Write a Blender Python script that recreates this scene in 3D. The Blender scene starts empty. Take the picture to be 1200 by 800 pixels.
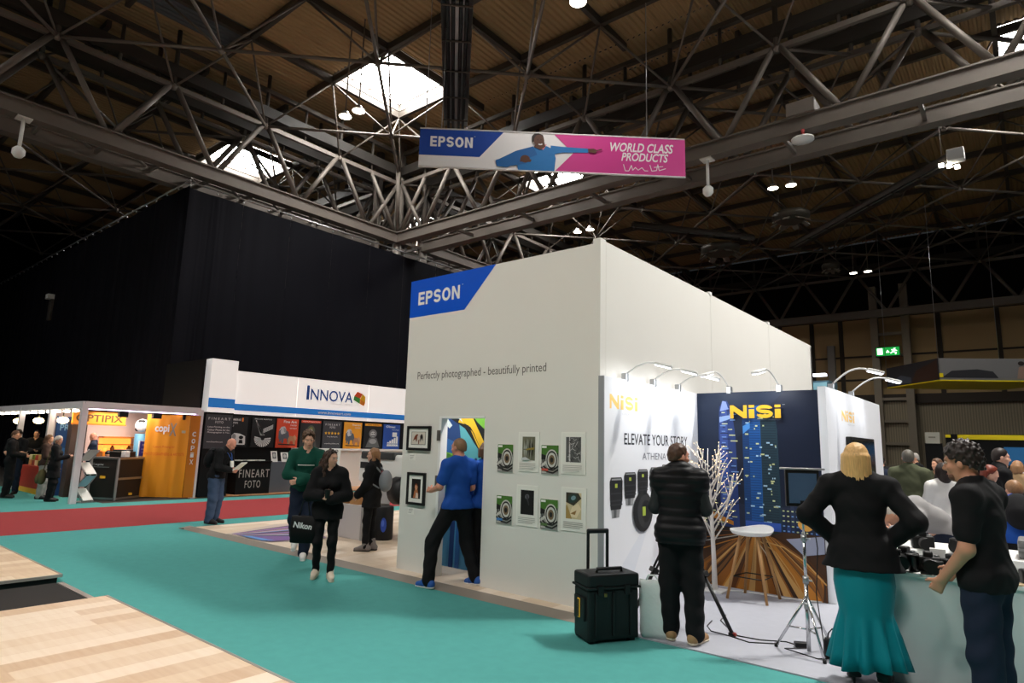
import bpy, bmesh, math, random
import numpy as np
from mathutils import Vector, Matrix, Euler
random.seed(7)
SC = bpy.context.scene
COL = SC.collection

# ------------------------------------------------------------------ camera, world, exposure
def setup_camera():
    p, r, a, f_px = 0.162528, 0.0267926, -0.6896007, 733.54
    f = Vector((math.sin(a) * math.cos(p), math.cos(a) * math.cos(p), math.sin(p)))
    rt = Vector((math.cos(a), -math.sin(a), 0)); up = rt.cross(f)
    X = rt * math.cos(r) + up * math.sin(r); Y = -rt * math.sin(r) + up * math.cos(r)
    cam = bpy.data.cameras.new('camera'); co = bpy.data.objects.new('camera', cam); COL.objects.link(co)
    m = Matrix((X, Y, -f)).transposed().to_4x4(); m.translation = Vector((3.66, -6.02, 1.76))
    co.matrix_world = m
    cam.sensor_width = 36.0; cam.lens = f_px * 36.0 / 1200.0
    cam.clip_start = 0.05; cam.clip_end = 300
    SC.camera = co
setup_camera()
W = bpy.data.worlds.new('world'); SC.world = W; W.use_nodes = True
W.node_tree.nodes['Background'].inputs[0].default_value = (0.9, 0.95, 1.0, 1)
W.node_tree.nodes['Background'].inputs[1].default_value = 0.02
SC.view_settings.view_transform = 'Standard'; SC.view_settings.look = 'None'
SC.view_settings.gamma = 1.0; SC.view_settings.use_curve_mapping = False
SC.view_settings.exposure = -0.15
SKYLIGHT = 44.0          # daylight through the diffusing roof lights
HIGHBAY = 600.0           # watts per high bay lamp
BOOTH = 22.0              # watts per arm lamp

def lin(c):
    return tuple(((v / 255) / 12.92 if v / 255 <= 0.04045 else ((v / 255 + 0.055) / 1.055) ** 2.4) for v in c)

# ------------------------------------------------------------------ materials
MATS = {}
def mat(name, rgb=None, rough=0.6, metal=0.0, emit=0.0, var=0.0, scale=8.0, bump=0.0, bscale=60.0, spec=0.4, alpha=1.0):
    if name in MATS: return MATS[name]
    m = bpy.data.materials.new(name); m.use_nodes = True; MATS[name] = m
    nt = m.node_tree; b = nt.nodes['Principled BSDF']
    c = lin(rgb) + (1,)
    b.inputs['Base Color'].default_value = c; b.inputs['Roughness'].default_value = rough
    b.inputs['Metallic'].default_value = metal; b.inputs['Specular IOR Level'].default_value = spec
    if alpha < 1: b.inputs['Alpha'].default_value = alpha
    if emit > 0:
        b.inputs['Emission Color'].default_value = c; b.inputs['Emission Strength'].default_value = emit
    if var > 0 or bump > 0:
        tc = nt.nodes.new('ShaderNodeTexCoord')
    if var > 0:
        n = nt.nodes.new('ShaderNodeTexNoise'); n.inputs['Scale'].default_value = scale; n.inputs['Detail'].default_value = 4
        nt.links.new(tc.outputs['Object'], n.inputs['Vector'])
        mx = nt.nodes.new('ShaderNodeMix'); mx.data_type = 'RGBA'
        mx.inputs['A'].default_value = tuple(max(0, v * (1 - var)) for v in c[:3]) + (1,)
        mx.inputs['B'].default_value = tuple(min(1, v * (1 + var)) for v in c[:3]) + (1,)
        nt.links.new(n.outputs['Fac'], mx.inputs['Factor']); nt.links.new(mx.outputs['Result'], b.inputs['Base Color'])
    if bump > 0:
        n2 = nt.nodes.new('ShaderNodeTexNoise'); n2.inputs['Scale'].default_value = bscale; n2.inputs['Detail'].default_value = 3
        nt.links.new(tc.outputs['Object'], n2.inputs['Vector'])
        bp = nt.nodes.new('ShaderNodeBump'); bp.inputs['Strength'].default_value = bump; bp.inputs['Distance'].default_value = 0.01
        nt.links.new(n2.outputs['Fac'], bp.inputs['Height']); nt.links.new(bp.outputs['Normal'], b.inputs['Normal'])
    return m

def wood_planks(name, cols, plank=(1.2, 0.2), rot=0.0, rough=0.45):
    m = bpy.data.materials.new(name); m.use_nodes = True; MATS[name] = m
    nt = m.node_tree; b = nt.nodes['Principled BSDF']; b.inputs['Roughness'].default_value = rough
    tc = nt.nodes.new('ShaderNodeTexCoord'); mp = nt.nodes.new('ShaderNodeMapping'); mp.inputs['Rotation'].default_value = (0, 0, rot)
    nt.links.new(tc.outputs['Object'], mp.inputs['Vector'])
    br = nt.nodes.new('ShaderNodeTexBrick'); br.inputs['Scale'].default_value = 1; br.inputs['Brick Width'].default_value = plank[0]
    br.inputs['Row Height'].default_value = plank[1]; br.inputs['Mortar Size'].default_value = 0.0025; br.inputs['Bias'].default_value = 0.0
    br.offset = 0.37
    br.inputs['Color1'].default_value = (1, 1, 1, 1); br.inputs['Color2'].default_value = (0, 0, 0, 1); br.inputs['Mortar'].default_value = (.2, .2, .2, 1)
    nt.links.new(mp.outputs['Vector'], br.inputs['Vector'])
    ns = nt.nodes.new('ShaderNodeTexNoise'); ns.inputs['Scale'].default_value = 3; ns.inputs['Detail'].default_value = 6
    mp2 = nt.nodes.new('ShaderNodeMapping'); mp2.inputs['Scale'].default_value = (0.8, 9, 1); mp2.inputs['Rotation'].default_value = (0, 0, rot)
    nt.links.new(tc.outputs['Object'], mp2.inputs['Vector']); nt.links.new(mp2.outputs['Vector'], ns.inputs['Vector'])
    mx = nt.nodes.new('ShaderNodeMix'); mx.inputs['Factor'].default_value = 0.4
    nt.links.new(br.outputs['Color'], mx.inputs['A']); nt.links.new(ns.outputs['Fac'], mx.inputs['B'])
    cr = nt.nodes.new('ShaderNodeValToRGB'); e = cr.color_ramp.elements
    e[0].position = 0.1; e[0].color = lin(cols[0]) + (1,); e[1].position = 0.75; e[1].color = lin(cols[2]) + (1,)
    k = e.new(0.45); k.color = lin(cols[1]) + (1,)
    nt.links.new(mx.outputs['Result'], cr.inputs['Fac']); nt.links.new(cr.outputs['Color'], b.inputs['Base Color'])
    return m

def wave_mat(name, a, c, scale, axis='X', rough=.6, distort=0.0):
    m = mat(name, a, rough); nt = m.node_tree; b = nt.nodes['Principled BSDF']
    tc = nt.nodes.new('ShaderNodeTexCoord'); w = nt.nodes.new('ShaderNodeTexWave'); w.bands_direction = axis
    w.inputs['Scale'].default_value = scale; w.inputs['Distortion'].default_value = distort
    nt.links.new(tc.outputs['Object'], w.inputs['Vector'])
    cr = nt.nodes.new('ShaderNodeValToRGB'); e = cr.color_ramp.elements
    e[0].color = lin(a) + (1,); e[1].color = lin(c) + (1,)
    nt.links.new(w.outputs['Fac'], cr.inputs['Fac']); nt.links.new(cr.outputs['Color'], b.inputs['Base Color'])
    return m

white_wall = mat('white_wall', (226, 224, 218), .55, var=.02, scale=1.5)
nisi_white = mat('nisi_white', (236, 238, 243), .5)
black = mat('black_plastic', (16, 16, 17), .45)
black_cloth = mat('black_cloth', (15, 15, 17), .9, spec=.15)
white = mat('white_plastic', (236, 236, 234), .4)
paper = mat('paper_white', (238, 237, 230), .7)
steel = mat('painted_steel', (112, 104, 97), .5, metal=.2, var=.12, scale=3)
dark_steel = mat('dark_steel', (74, 68, 62), .55, metal=.2, var=.15, scale=3)
chrome = mat('chrome', (205, 207, 208), .2, metal=1)
alu = mat('aluminium', (170, 172, 174), .35, metal=.9)
teal = mat('teal_carpet', (80, 152, 147), .95, var=.09, scale=9, bump=.3, bscale=220, spec=.1)
red = mat('red_carpet', (152, 62, 64), .95, var=.07, scale=9, bump=.3, bscale=220, spec=.1)
grey_carpet = mat('pale_grey_carpet', (166, 168, 177), .95, var=.05, scale=10, bump=.3, bscale=200, spec=.1)
glow = mat('lamp_glow', (255, 246, 226), emit=12)
glow_cool = mat('lamp_glow_cool', (235, 242, 255), emit=7)
skin = mat('skin', (206, 152, 124), .55)
yellow = mat('yellow', (246, 187, 44), .5)
navy = mat('navy', (14, 27, 52), .45)

# ------------------------------------------------------------------ object helpers
def wmat(o):
    m = Matrix.Identity(4)
    while o is not None:
        m = o.matrix_basis @ m; o = o.parent
    return m

def tag(o, label=None, cat=None, group=None, kind=None):
    if label: o['label'] = label
    if cat: o['category'] = cat
    if group: o['group'] = group
    if kind: o['kind'] = kind
    return o

def thing(name, label, cat, loc=(0, 0, 0), rz=0.0, group=None, kind=None):
    o = bpy.data.objects.new(name, None); COL.objects.link(o)
    o.empty_display_size = .1
    o.location = loc; o.rotation_euler = (0, 0, rz)
    return tag(o, label, cat, group, kind)

def link_mesh(name, me, parent=None, world=True, origin=None):
    o = bpy.data.objects.new(name, me); COL.objects.link(o)
    if parent is not None:
        if world: me.transform(wmat(parent).inverted())
        o.parent = parent
    else:
        if origin is None and len(me.vertices):
            co = np.empty(len(me.vertices) * 3, np.float32); me.vertices.foreach_get('co', co); co = co.reshape(-1, 3)
            lo, hi = co.min(0), co.max(0); origin = Vector(((lo[0] + hi[0]) / 2, (lo[1] + hi[1]) / 2, lo[2]))
        if origin is not None:
            me.transform(Matrix.Translation(-Vector(origin))); o.location = origin
    return o

def copy_tree(o, parent=None):
    c = o.copy(); COL.objects.link(c)
    if parent is not None: c.parent = parent
    for ch in list(o.children): copy_tree(ch, c)
    return c

class MB:
    def __init__(s): s.bm = bmesh.new(); s.mats = []
    def mi(s, m):
        if m not in s.mats: s.mats.append(m)
        return s.mats.index(m)
    def face(s, pts, m):
        f = s.bm.faces.new([s.bm.verts.new(p) for p in pts]); f.material_index = s.mi(m); return f
    def obox(s, c, size, m, R=None, bev=0.0):
        R = R or Matrix.Identity(3); i = s.mi(m); c = Vector(c); hx, hy, hz = size[0] / 2, size[1] / 2, size[2] / 2
        vs = [s.bm.verts.new(c + R @ Vector((x, y, z))) for x in (-hx, hx) for y in (-hy, hy) for z in (-hz, hz)]
        fs = [s.bm.faces.new([vs[k] for k in q]) for q in ((0, 1, 3, 2), (4, 6, 7, 5), (0, 4, 5, 1), (2, 3, 7, 6), (0, 2, 6, 4), (1, 5, 7, 3))]
        if bev > 0:
            es = list({e for f in fs for e in f.edges})
            r = bmesh.ops.bevel(s.bm, geom=es, offset=bev, segments=2, profile=.5, affect='EDGES')
            for f in r['faces']: f.material_index = i
        for f in fs:
            if f.is_valid: f.material_index = i
        return s
    def box(s, x0, x1, y0, y1, z0, z1, m, bev=0.0):
        return s.obox(((x0 + x1) / 2, (y0 + y1) / 2, (z0 + z1) / 2), (abs(x1 - x0), abs(y1 - y0), abs(z1 - z0)), m, None, bev)
    def bar(s, a, b, w, h, m, bev=0.0):
        a = Vector(a); b = Vector(b); d = (b - a); L = d.length; d.normalize()
        u = Vector((0, 0, 1)) if abs(d.z) < .95 else Vector((0, 1, 0))
        x = d.cross(u).normalized(); z = x.cross(d)
        return s.obox((a + b) / 2, (w, L, h), m, Matrix((x, d, z)).transposed(), bev)
    def tube(s, pts, r, m, n=8, cap=True):
        i = s.mi(m); pts = [Vector(p) for p in pts]; rs = r if isinstance(r, (list, tuple)) else [r] * len(pts)
        rings = []; px = None
        for k, p in enumerate(pts):
            d = (pts[min(k + 1, len(pts) - 1)] - pts[max(k - 1, 0)]).normalized()
            if px is None: u = Vector((0, 0, 1)) if abs(d.z) < .9 else Vector((1, 0, 0)); x = d.cross(u).normalized()
            else: x = (px - d * px.dot(d)).normalized()
            y = d.cross(x); px = x
            rings.append([s.bm.verts.new(p + (x * math.cos(t) + y * math.sin(t)) * rs[k]) for t in [2 * math.pi * q / n for q in range(n)]])
        for k in range(len(rings) - 1):
            for q in range(n):
                f = s.bm.faces.new((rings[k][q], rings[k][(q + 1) % n], rings[k + 1][(q + 1) % n], rings[k + 1][q])); f.material_index = i; f.smooth = True
        if cap:
            f = s.bm.faces.new(rings[0][::-1]); f.material_index = i
            f = s.bm.faces.new(rings[-1]); f.material_index = i
        return s
    def loft(s, rings, m, cap=True, smooth=True, closed=True):
        i = s.mi(m); R = [[s.bm.verts.new(p) for p in r] for r in rings]; n = len(R[0])
        for k in range(len(R) - 1):
            for q in range(n if closed else n - 1):
                f = s.bm.faces.new((R[k][q], R[k][(q + 1) % n], R[k + 1][(q + 1) % n], R[k + 1][q])); f.material_index = i; f.smooth = smooth
        if cap and closed:
            f = s.bm.faces.new(R[0][::-1]); f.material_index = i; f = s.bm.faces.new(R[-1]); f.material_index = i
        return s
    def lathe(s, prof, c, m, n=20, axis=None):
        c = Vector(c); R = Matrix.Identity(3)
        if axis is not None: R = Vector((0, 0, 1)).rotation_difference(Vector(axis)).to_matrix()
        rings = [[c + R @ Vector((max(r, 1e-4) * math.cos(2 * math.pi * q / n), max(r, 1e-4) * math.sin(2 * math.pi * q / n), z)) for q in range(n)] for r, z in prof]
        return s.loft(rings, m)
    def sph(s, c, r, m, n=12, R=None):
        if not isinstance(r, (tuple, list)): r = (r, r, r)
        R = R or Matrix.Identity(3); c = Vector(c); i = s.mi(m); rows = []
        h = max(4, n // 2)
        for k in range(h + 1):
            t = math.pi * k / h
            rows.append([c + R @ Vector((r[0] * max(math.sin(t), 1e-3) * math.cos(2 * math.pi * q / n), r[1] * max(math.sin(t), 1e-3) * math.sin(2 * math.pi * q / n), -r[2] * math.cos(t))) for q in range(n)])
        return s.loft(rows, m)
    def prism(s, poly, d, m):
        """poly: list of 3-D points (planar), extruded by vector d"""
        i = s.mi(m); d = Vector(d); A = [s.bm.verts.new(Vector(p)) for p in poly]; B = [s.bm.verts.new(Vector(p) + d) for p in poly]; n = len(A)
        fs = [s.bm.faces.new(A[::-1]), s.bm.faces.new(B)] + [s.bm.faces.new((A[k], A[(k + 1) % n], B[(k + 1) % n], B[k])) for k in range(n)]
        for f in fs: f.material_index = i
        return s
    def build(s, name, parent=None, world=True, origin=None, recalc=True, bevel=None):
        if recalc: bmesh.ops.recalc_face_normals(s.bm, faces=s.bm.faces)
        me = bpy.data.meshes.new(name); s.bm.to_mesh(me); s.bm.free()
        for m in s.mats: me.materials.append(m)
        o = link_mesh(name, me, parent, world, origin)
        if bevel:
            bv = o.modifiers.new('bevel', 'BEVEL'); bv.width = bevel; bv.segments = 2; bv.limit_method = 'ANGLE'
        return o

# ------------------------------------------------------------------ flat printed artwork: shapes and lettering on a plane
_TXT = {}
def text_geo(s, bold=0.0, shear=0.0, space=1.0):
    k = (s, bold, shear, space)
    if k in _TXT: return _TXT[k]
    cu = bpy.data.curves.new('lettering', 'FONT'); cu.body = s; cu.offset = bold; cu.shear = shear; cu.resolution_u = 3
    cu.fill_mode = 'FRONT'; cu.space_character = space; cu.align_x = 'CENTER'
    o = bpy.data.objects.new('lettering', cu); COL.objects.link(o)
    dg = bpy.context.evaluated_depsgraph_get(); dg.update()
    me = bpy.data.meshes.new_from_object(o.evaluated_get(dg))
    vs = np.array([v.co[:2] for v in me.vertices]); fs = [tuple(p.vertices) for p in me.polygons]
    bpy.data.objects.remove(o); bpy.data.curves.remove(cu); bpy.data.meshes.remove(me)
    lo, hi = vs.min(0), vs.max(0); vs = (vs - lo) / np.maximum(hi - lo, 1e-6)
    _TXT[k] = (vs, fs, (hi - lo)); return _TXT[k]

class Art:
    """artwork on a plane; coordinates run 0..1 across and up; each layer lies a hair above the one before"""
    def __init__(s, o, right, up, w, h, step=0.0006, lift=0.0006):
        s.o = Vector(o); s.r = Vector(right).normalized(); s.u = Vector(up).normalized(); s.n = s.r.cross(s.u).normalized()
        s.w, s.h, s.step, s.z = w, h, step, lift; s.mb = MB(); s.hold = False
    def P(s, x, y, z): return s.o + s.r * (x * s.w) + s.u * (y * s.h) + s.n * z
    def nx(s):
        if not s.hold: s.z += s.step
        return s
    def freeze(s, on=True):
        if s.hold and not on: s.z += s.step
        s.hold = on; return s
    def rect(s, x0, y0, x1, y1, m): return s.poly([(x0, y0), (x1, y0), (x1, y1), (x0, y1)], m)
    def poly(s, pts, m):
        s.mb.face([s.P(x, y, s.z) for x, y in pts], m); return s.nx()
    def ell(s, cx, cy, rx, ry, m, n=20, a0=0.0, rot=0.0):
        q = []
        for k in range(n):
            t = 2 * math.pi * k / n; x, y = rx * math.cos(t), ry * math.sin(t) * s.h / s.w
            X, Y = x * math.cos(rot) - y * math.sin(rot), (x * math.sin(rot) + y * math.cos(rot)) * s.w / s.h
            q.append((cx + X, cy + Y))
        return s.poly(q, m)
    def line(s, pts, wd, m):
        for (x0, y0), (x1, y1) in zip(pts[:-1], pts[1:]):
            dx, dy = (x1 - x0) * s.w, (y1 - y0) * s.h; L = math.hypot(dx, dy) or 1
            nx, ny = -dy / L * wd / 2 / s.w, dx / L * wd / 2 / s.h
            s.mb.face([s.P(x, y, s.z) for x, y in ((x0 - nx, y0 - ny), (x1 - nx, y1 - ny), (x1 + nx, y1 + ny), (x0 + nx, y0 + ny))], m)
        return s.nx()
    def text(s, t, x0, y0, x1, y1, m, bold=0.0, shear=0.0, space=1.0):
        vs, fs, _ = text_geo(t, bold, shear, space); i = s.mb.mi(m)
        V = [s.mb.bm.verts.new(s.P(x0 + v[0] * (x1 - x0), y0 + v[1] * (y1 - y0), s.z)) for v in vs]
        for f in fs:
            try: g = s.mb.bm.faces.new([V[k] for k in f]); g.material_index = i
            except ValueError: pass
        return s.nx()
    def block(s, t, x0, y0, x1, y1, m, wt=.2, gap=.16):
        """heavy sign lettering made of strokes; wt is stroke weight relative to the letter height"""
        H = (y1 - y0) * s.h; wd = {'i': .3, 'E': .78, 'P': .82, 'S': .86, 'O': 1.0, 'N': .92}; tot = sum(wd[c] for c in t) + gap * (len(t) - 1)
        ux = (x1 - x0) / tot; x = x0; hh = wt / 2; arc = lambda cx, cy, rx, ry, a, b, n=9: [(cx + rx * math.cos(math.radians(a + (b - a) * k / n)), cy + ry * math.sin(math.radians(a + (b - a) * k / n))) for k in range(n + 1)]
        hold, s.hold = s.hold, True
        for c in t:
            w = wd[c]; X = lambda u, v: (x + u * ux, y0 + v * (y1 - y0)); wx = wt * H / (ux * s.w)      # stroke width across, in letter units
            q = lambda a, b, c_, d: s.poly([X(a, b), X(c_, b), X(c_, d), X(a, d)], m)
            def ribbon(out, inn):
                for (a, b, c_, d) in zip(out[:-1], out[1:], inn[1:], inn[:-1]): s.poly([X(*a), X(*b), X(*c_), X(*d)], m)
            if c == 'i': q(0, 0, w, .68); q(0, .8, w, 1)
            elif c == 'E': q(0, 0, wx, 1); q(wx, 0, w, wt); q(wx, 1 - wt, w, 1); q(wx, .5 - hh, w * .94, .5 + hh)
            elif c == 'N': q(0, 0, wx, 1); q(w - wx, 0, w, 1); s.poly([X(wx, 1), X(wx, 1 - wt * 1.7), X(w - wx, 0), X(w - wx, wt * 1.7)], m)
            elif c == 'P': q(0, 0, wx, 1); q(wx, 1 - wt, w * .6, 1); q(wx, .4, w * .6, .4 + wt * .9); ribbon(arc(w * .6, .7, w * .4, .3, 90, -90), arc(w * .6, .7, w * .4 - wx, .3 - wt * .95, 90, -90))
            elif c == 'O': ribbon(arc(w / 2, .5, w / 2, .5, 0, 360, 24), arc(w / 2, .5, w / 2 - wx, .5 - wt, 0, 360, 24))
            elif c == 'S':
                R = (1 + wt) / 4; r_ = R - wt
                ribbon(arc(w / 2, 1 - R, w / 2, R, 12, 270, 14), arc(w / 2, 1 - R, w / 2 - wx, r_, 12, 270, 14))
                ribbon(arc(w / 2, R, w / 2, R, 192, 450, 14), arc(w / 2, R, w / 2 - wx, r_, 192, 450, 14))
            x += (w + gap) * ux
        s.hold = hold; return s.nx()
    def build(s, name, parent=None): return s.mb.build(name, parent, recalc=False)

def ink(r, g, b, rough=.5): return mat('ink_%d_%d_%d' % (r, g, b), (r, g, b), rough)

# ------------------------------------------------------------------ organic surfaces: smooth blends of tapered limbs, turned into one mesh
def rz3(a): return np.array([[math.cos(a), -math.sin(a), 0], [math.sin(a), math.cos(a), 0], [0, 0, 1.0]])
def euler3(e): return np.array(Euler(e).to_matrix())

class SDF:
    def __init__(s): s.p = []
    def cone(s, a, b, ra, rb, k=.03, sy=1.0, sub=False): s.p.append(('c', np.array(a, float), np.array(b, float), ra, rb, k, sy, sub)); return s
    def ell(s, c, r, k=.03, rot=(0, 0, 0), sub=False): s.p.append(('e', np.array(c, float), np.array(r, float), euler3(rot), 0, k, 1, sub)); return s
    def cut(s, p, n): s.p.append(('h', np.array(p, float), np.array(n, float) / np.linalg.norm(n), 0, 0, 0, 1, False)); return s
    def mesh(s, h, off=0.0, noise=None):
        lo = np.full(3, 1e9); hi = -lo
        for q in s.p:
            if q[0] == 'h' or q[7]: continue
            if q[0] == 'c': r = max(q[3], q[4]) + off; l = np.minimum(q[1], q[2]) - r; u = np.maximum(q[1], q[2]) + r
            else: r = q[2].max() + off; l = q[1] - r; u = q[1] + r
            lo = np.minimum(lo, l); hi = np.maximum(hi, u)
        lo -= 2.5 * h; n = np.ceil((hi - lo) / h).astype(int) + 3
        F = np.full(tuple(n), .5, np.float32); ax = [lo[i] + h * np.arange(n[i]) for i in range(3)]
        for q in s.p:
            t, k = q[0], q[5]
            if t == 'h':
                d = sum(((ax[i] - q[1][i]) * q[2][i]).reshape([-1 if j == i else 1 for j in range(3)]) for i in range(3))
                F = np.maximum(F, d.astype(np.float32)); continue
            if t == 'c': r = max(q[3], q[4]) + off; l = np.minimum(q[1], q[2]) - r; u = np.maximum(q[1], q[2]) + r
            else: r = q[2].max() + off; l = q[1] - r; u = q[1] + r
            mg = k + 2 * h
            i0 = np.maximum(np.floor((l - mg - lo) / h).astype(int), 0); i1 = np.minimum(np.ceil((u + mg - lo) / h).astype(int) + 1, n)
            if np.any(i1 <= i0): continue
            sl = tuple(slice(a, b) for a, b in zip(i0, i1))
            G = np.stack(np.meshgrid(*[ax[i][sl[i]] for i in range(3)], indexing='ij'), -1)
            if t == 'c':
                pa = G - q[1]; ba = q[2] - q[1]
                sc = np.array([1, 1 / q[6], 1]); pa = pa * sc; ba = ba * sc
                tt = np.clip((pa @ ba) / max(ba @ ba, 1e-9), 0, 1)
                d = np.linalg.norm(pa - tt[..., None] * ba, axis=-1) - (q[3] + (q[4] - q[3]) * tt + off)
                if q[6] < 1: d = d * (.5 + .5 * q[6])
            else:
                rr = q[2] + off; g = (G - q[1]) @ q[3]; k0 = np.linalg.norm(g / rr, axis=-1); k1 = np.linalg.norm(g / rr ** 2, axis=-1)
                d = k0 * (k0 - 1) / np.maximum(k1, 1e-9)
            A = F[sl]
            if q[7]:
                B = -d; hh = np.maximum(k - np.abs(A - B), 0) / max(k, 1e-6); F[sl] = np.maximum(A, B) + hh * hh * k * .25
            else:
                hh = np.maximum(k - np.abs(A - d), 0) / max(k, 1e-6); F[sl] = np.minimum(A, d) - hh * hh * k * .25
        if noise is not None:
            G = np.stack(np.meshgrid(*ax, indexing='ij'), -1); F = F + noise(G)
        F[0] = F[-1] = .5; F[:, 0] = F[:, -1] = .5; F[:, :, 0] = F[:, :, -1] = .5
        return nets(F, lo, h)

def nets(F, lo, h):
    s = F < 0; n = np.array(F.shape); c = [s[i:n[0] - 1 + i, j:n[1] - 1 + j, k:n[2] - 1 + k] for i in (0, 1) for j in (0, 1) for k in (0, 1)]
    allin = np.logical_and.reduce(c); anyin = np.logical_or.reduce(c); act = anyin & ~allin
    idx = np.full(act.shape, -1, np.int64); ijk = np.argwhere(act); idx[act] = np.arange(len(ijk))
    acc = np.zeros((len(ijk), 3)); cnt = np.zeros(len(ijk))
    cor = [np.array(v) for v in ((0, 0, 0), (0, 0, 1), (0, 1, 0), (0, 1, 1), (1, 0, 0), (1, 0, 1), (1, 1, 0), (1, 1, 1))]
    for a in range(8):
        for b in range(a + 1, 8):
            if np.abs(cor[a] - cor[b]).sum() != 1: continue
            pa = ijk + cor[a]; pb = ijk + cor[b]; fa = F[tuple(pa.T)]; fb = F[tuple(pb.T)]; x = (fa < 0) != (fb < 0)
            t = fa[x] / (fa[x] - fb[x]); acc[x] += pa[x] + t[:, None] * (pb[x] - pa[x]); cnt[x] += 1
    V = lo + h * acc / np.maximum(cnt, 1)[:, None]
    faces = []
    for d in range(3):
        u, v = (d + 1) % 3, (d + 2) % 3
        A = s; sh = [slice(None)] * 3; sh[d] = slice(0, -1); sh2 = list(sh); sh2[d] = slice(1, None)
        ch = A[tuple(sh)] != A[tuple(sh2)]; e = np.argwhere(ch)
        e = e[(e[:, u] > 0) & (e[:, v] > 0) & (e[:, u] < n[u] - 1) & (e[:, v] < n[v] - 1)]
        if not len(e): continue
        U = np.zeros(3, int); U[u] = 1; Vv = np.zeros(3, int); Vv[v] = 1
        q = np.stack([idx[tuple((e - U - Vv).T)], idx[tuple((e - Vv).T)], idx[tuple(e.T)], idx[tuple((e - U).T)]], 1)
        fl = A[tuple(e.T)]; q[~fl] = q[~fl][:, ::-1]; faces.append(q)
    return V, np.concatenate(faces) if faces else np.zeros((0, 4), int)

def np_mesh(name, V, Q, m, parent=None, xf=None, world=True, smooth=True, it=1):
    me = bpy.data.meshes.new(name)
    if it and len(Q):       # one light relaxing pass keeps limbs round
        e = np.concatenate([Q[:, [0, 1]], Q[:, [1, 2]], Q[:, [2, 3]], Q[:, [3, 0]]])
        for _ in range(it):
            acc = np.zeros_like(V); cnt = np.zeros(len(V)); np.add.at(acc, e[:, 0], V[e[:, 1]]); np.add.at(cnt, e[:, 0], 1)
            V = V * .5 + .5 * acc / np.maximum(cnt, 1)[:, None]
    if xf is not None: V = V @ np.array(xf.to_3x3()).T + np.array(xf.translation)
    me.vertices.add(len(V)); me.vertices.foreach_set('co', V.astype(np.float32).ravel())
    me.loops.add(len(Q) * 4); me.loops.foreach_set('vertex_index', Q.astype(np.int32).ravel())
    me.polygons.add(len(Q)); me.polygons.foreach_set('loop_start', (np.arange(len(Q)) * 4).astype(np.int32))
    me.polygons.foreach_set('use_smooth', np.full(len(Q), smooth))
    me.update(); me.validate()
    if m: me.materials.append(m)
    return link_mesh(name, me, parent, world, None)

# ================================================================== THE HALL
MOD = 3.36
ZT, ZB, ZR = 15.5, 13.5, 15.85
def struct(o): return tag(o, kind='structure')

concrete = mat('hall_floor', (62, 58, 54), .8, var=.12, scale=1.2)
b = MB(); b.box(-62, 16, -22, 44, -.2, -.004, concrete); struct(b.build('floor'))
b = MB(); b.box(-14.75, -8.5, -14, 36, -.003, 0, teal); b.box(-8.5, 9, -6.2, .6, -.003, 0, teal); b.box(-22, -14.75, -4, .1, -.003, 0, teal); b.box(1.9, 9, 12.8, 15.4, -.003, 0, teal); struct(b.build('floor_teal_carpet'))
b = MB(); b.box(-13.8, -9.95, -22, 44, 0, .004, red); struct(b.build('floor_red_aisle'))

deck = mat('roof_deck', (162, 134, 96), .7, var=.18, scale=.5)
deck_blue = mat('roof_deck_blue', (78, 86, 92), .7, var=.1, scale=.8)
diffuser = mat('skylight_glass', (255, 253, 248), emit=SKYLIGHT)

def corr(mb, x0, x1, y0, y1, m, pitch=.22, d=.05):
    pts = []; x = x0
    while x < x1 - 1e-4:
        for fx, dz in ((0, 0), (.3, 0), (.5, d), (.8, d)):
            if x + fx * pitch < x1: pts.append((x + fx * pitch, dz))
        x += pitch
    pts.append((x1, 0))
    mb.loft([[Vector((px, y0, ZR + dz)) for px, dz in pts], [Vector((px, y1, ZR + dz)) for px, dz in pts]], m, cap=False, smooth=False, closed=False)

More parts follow.
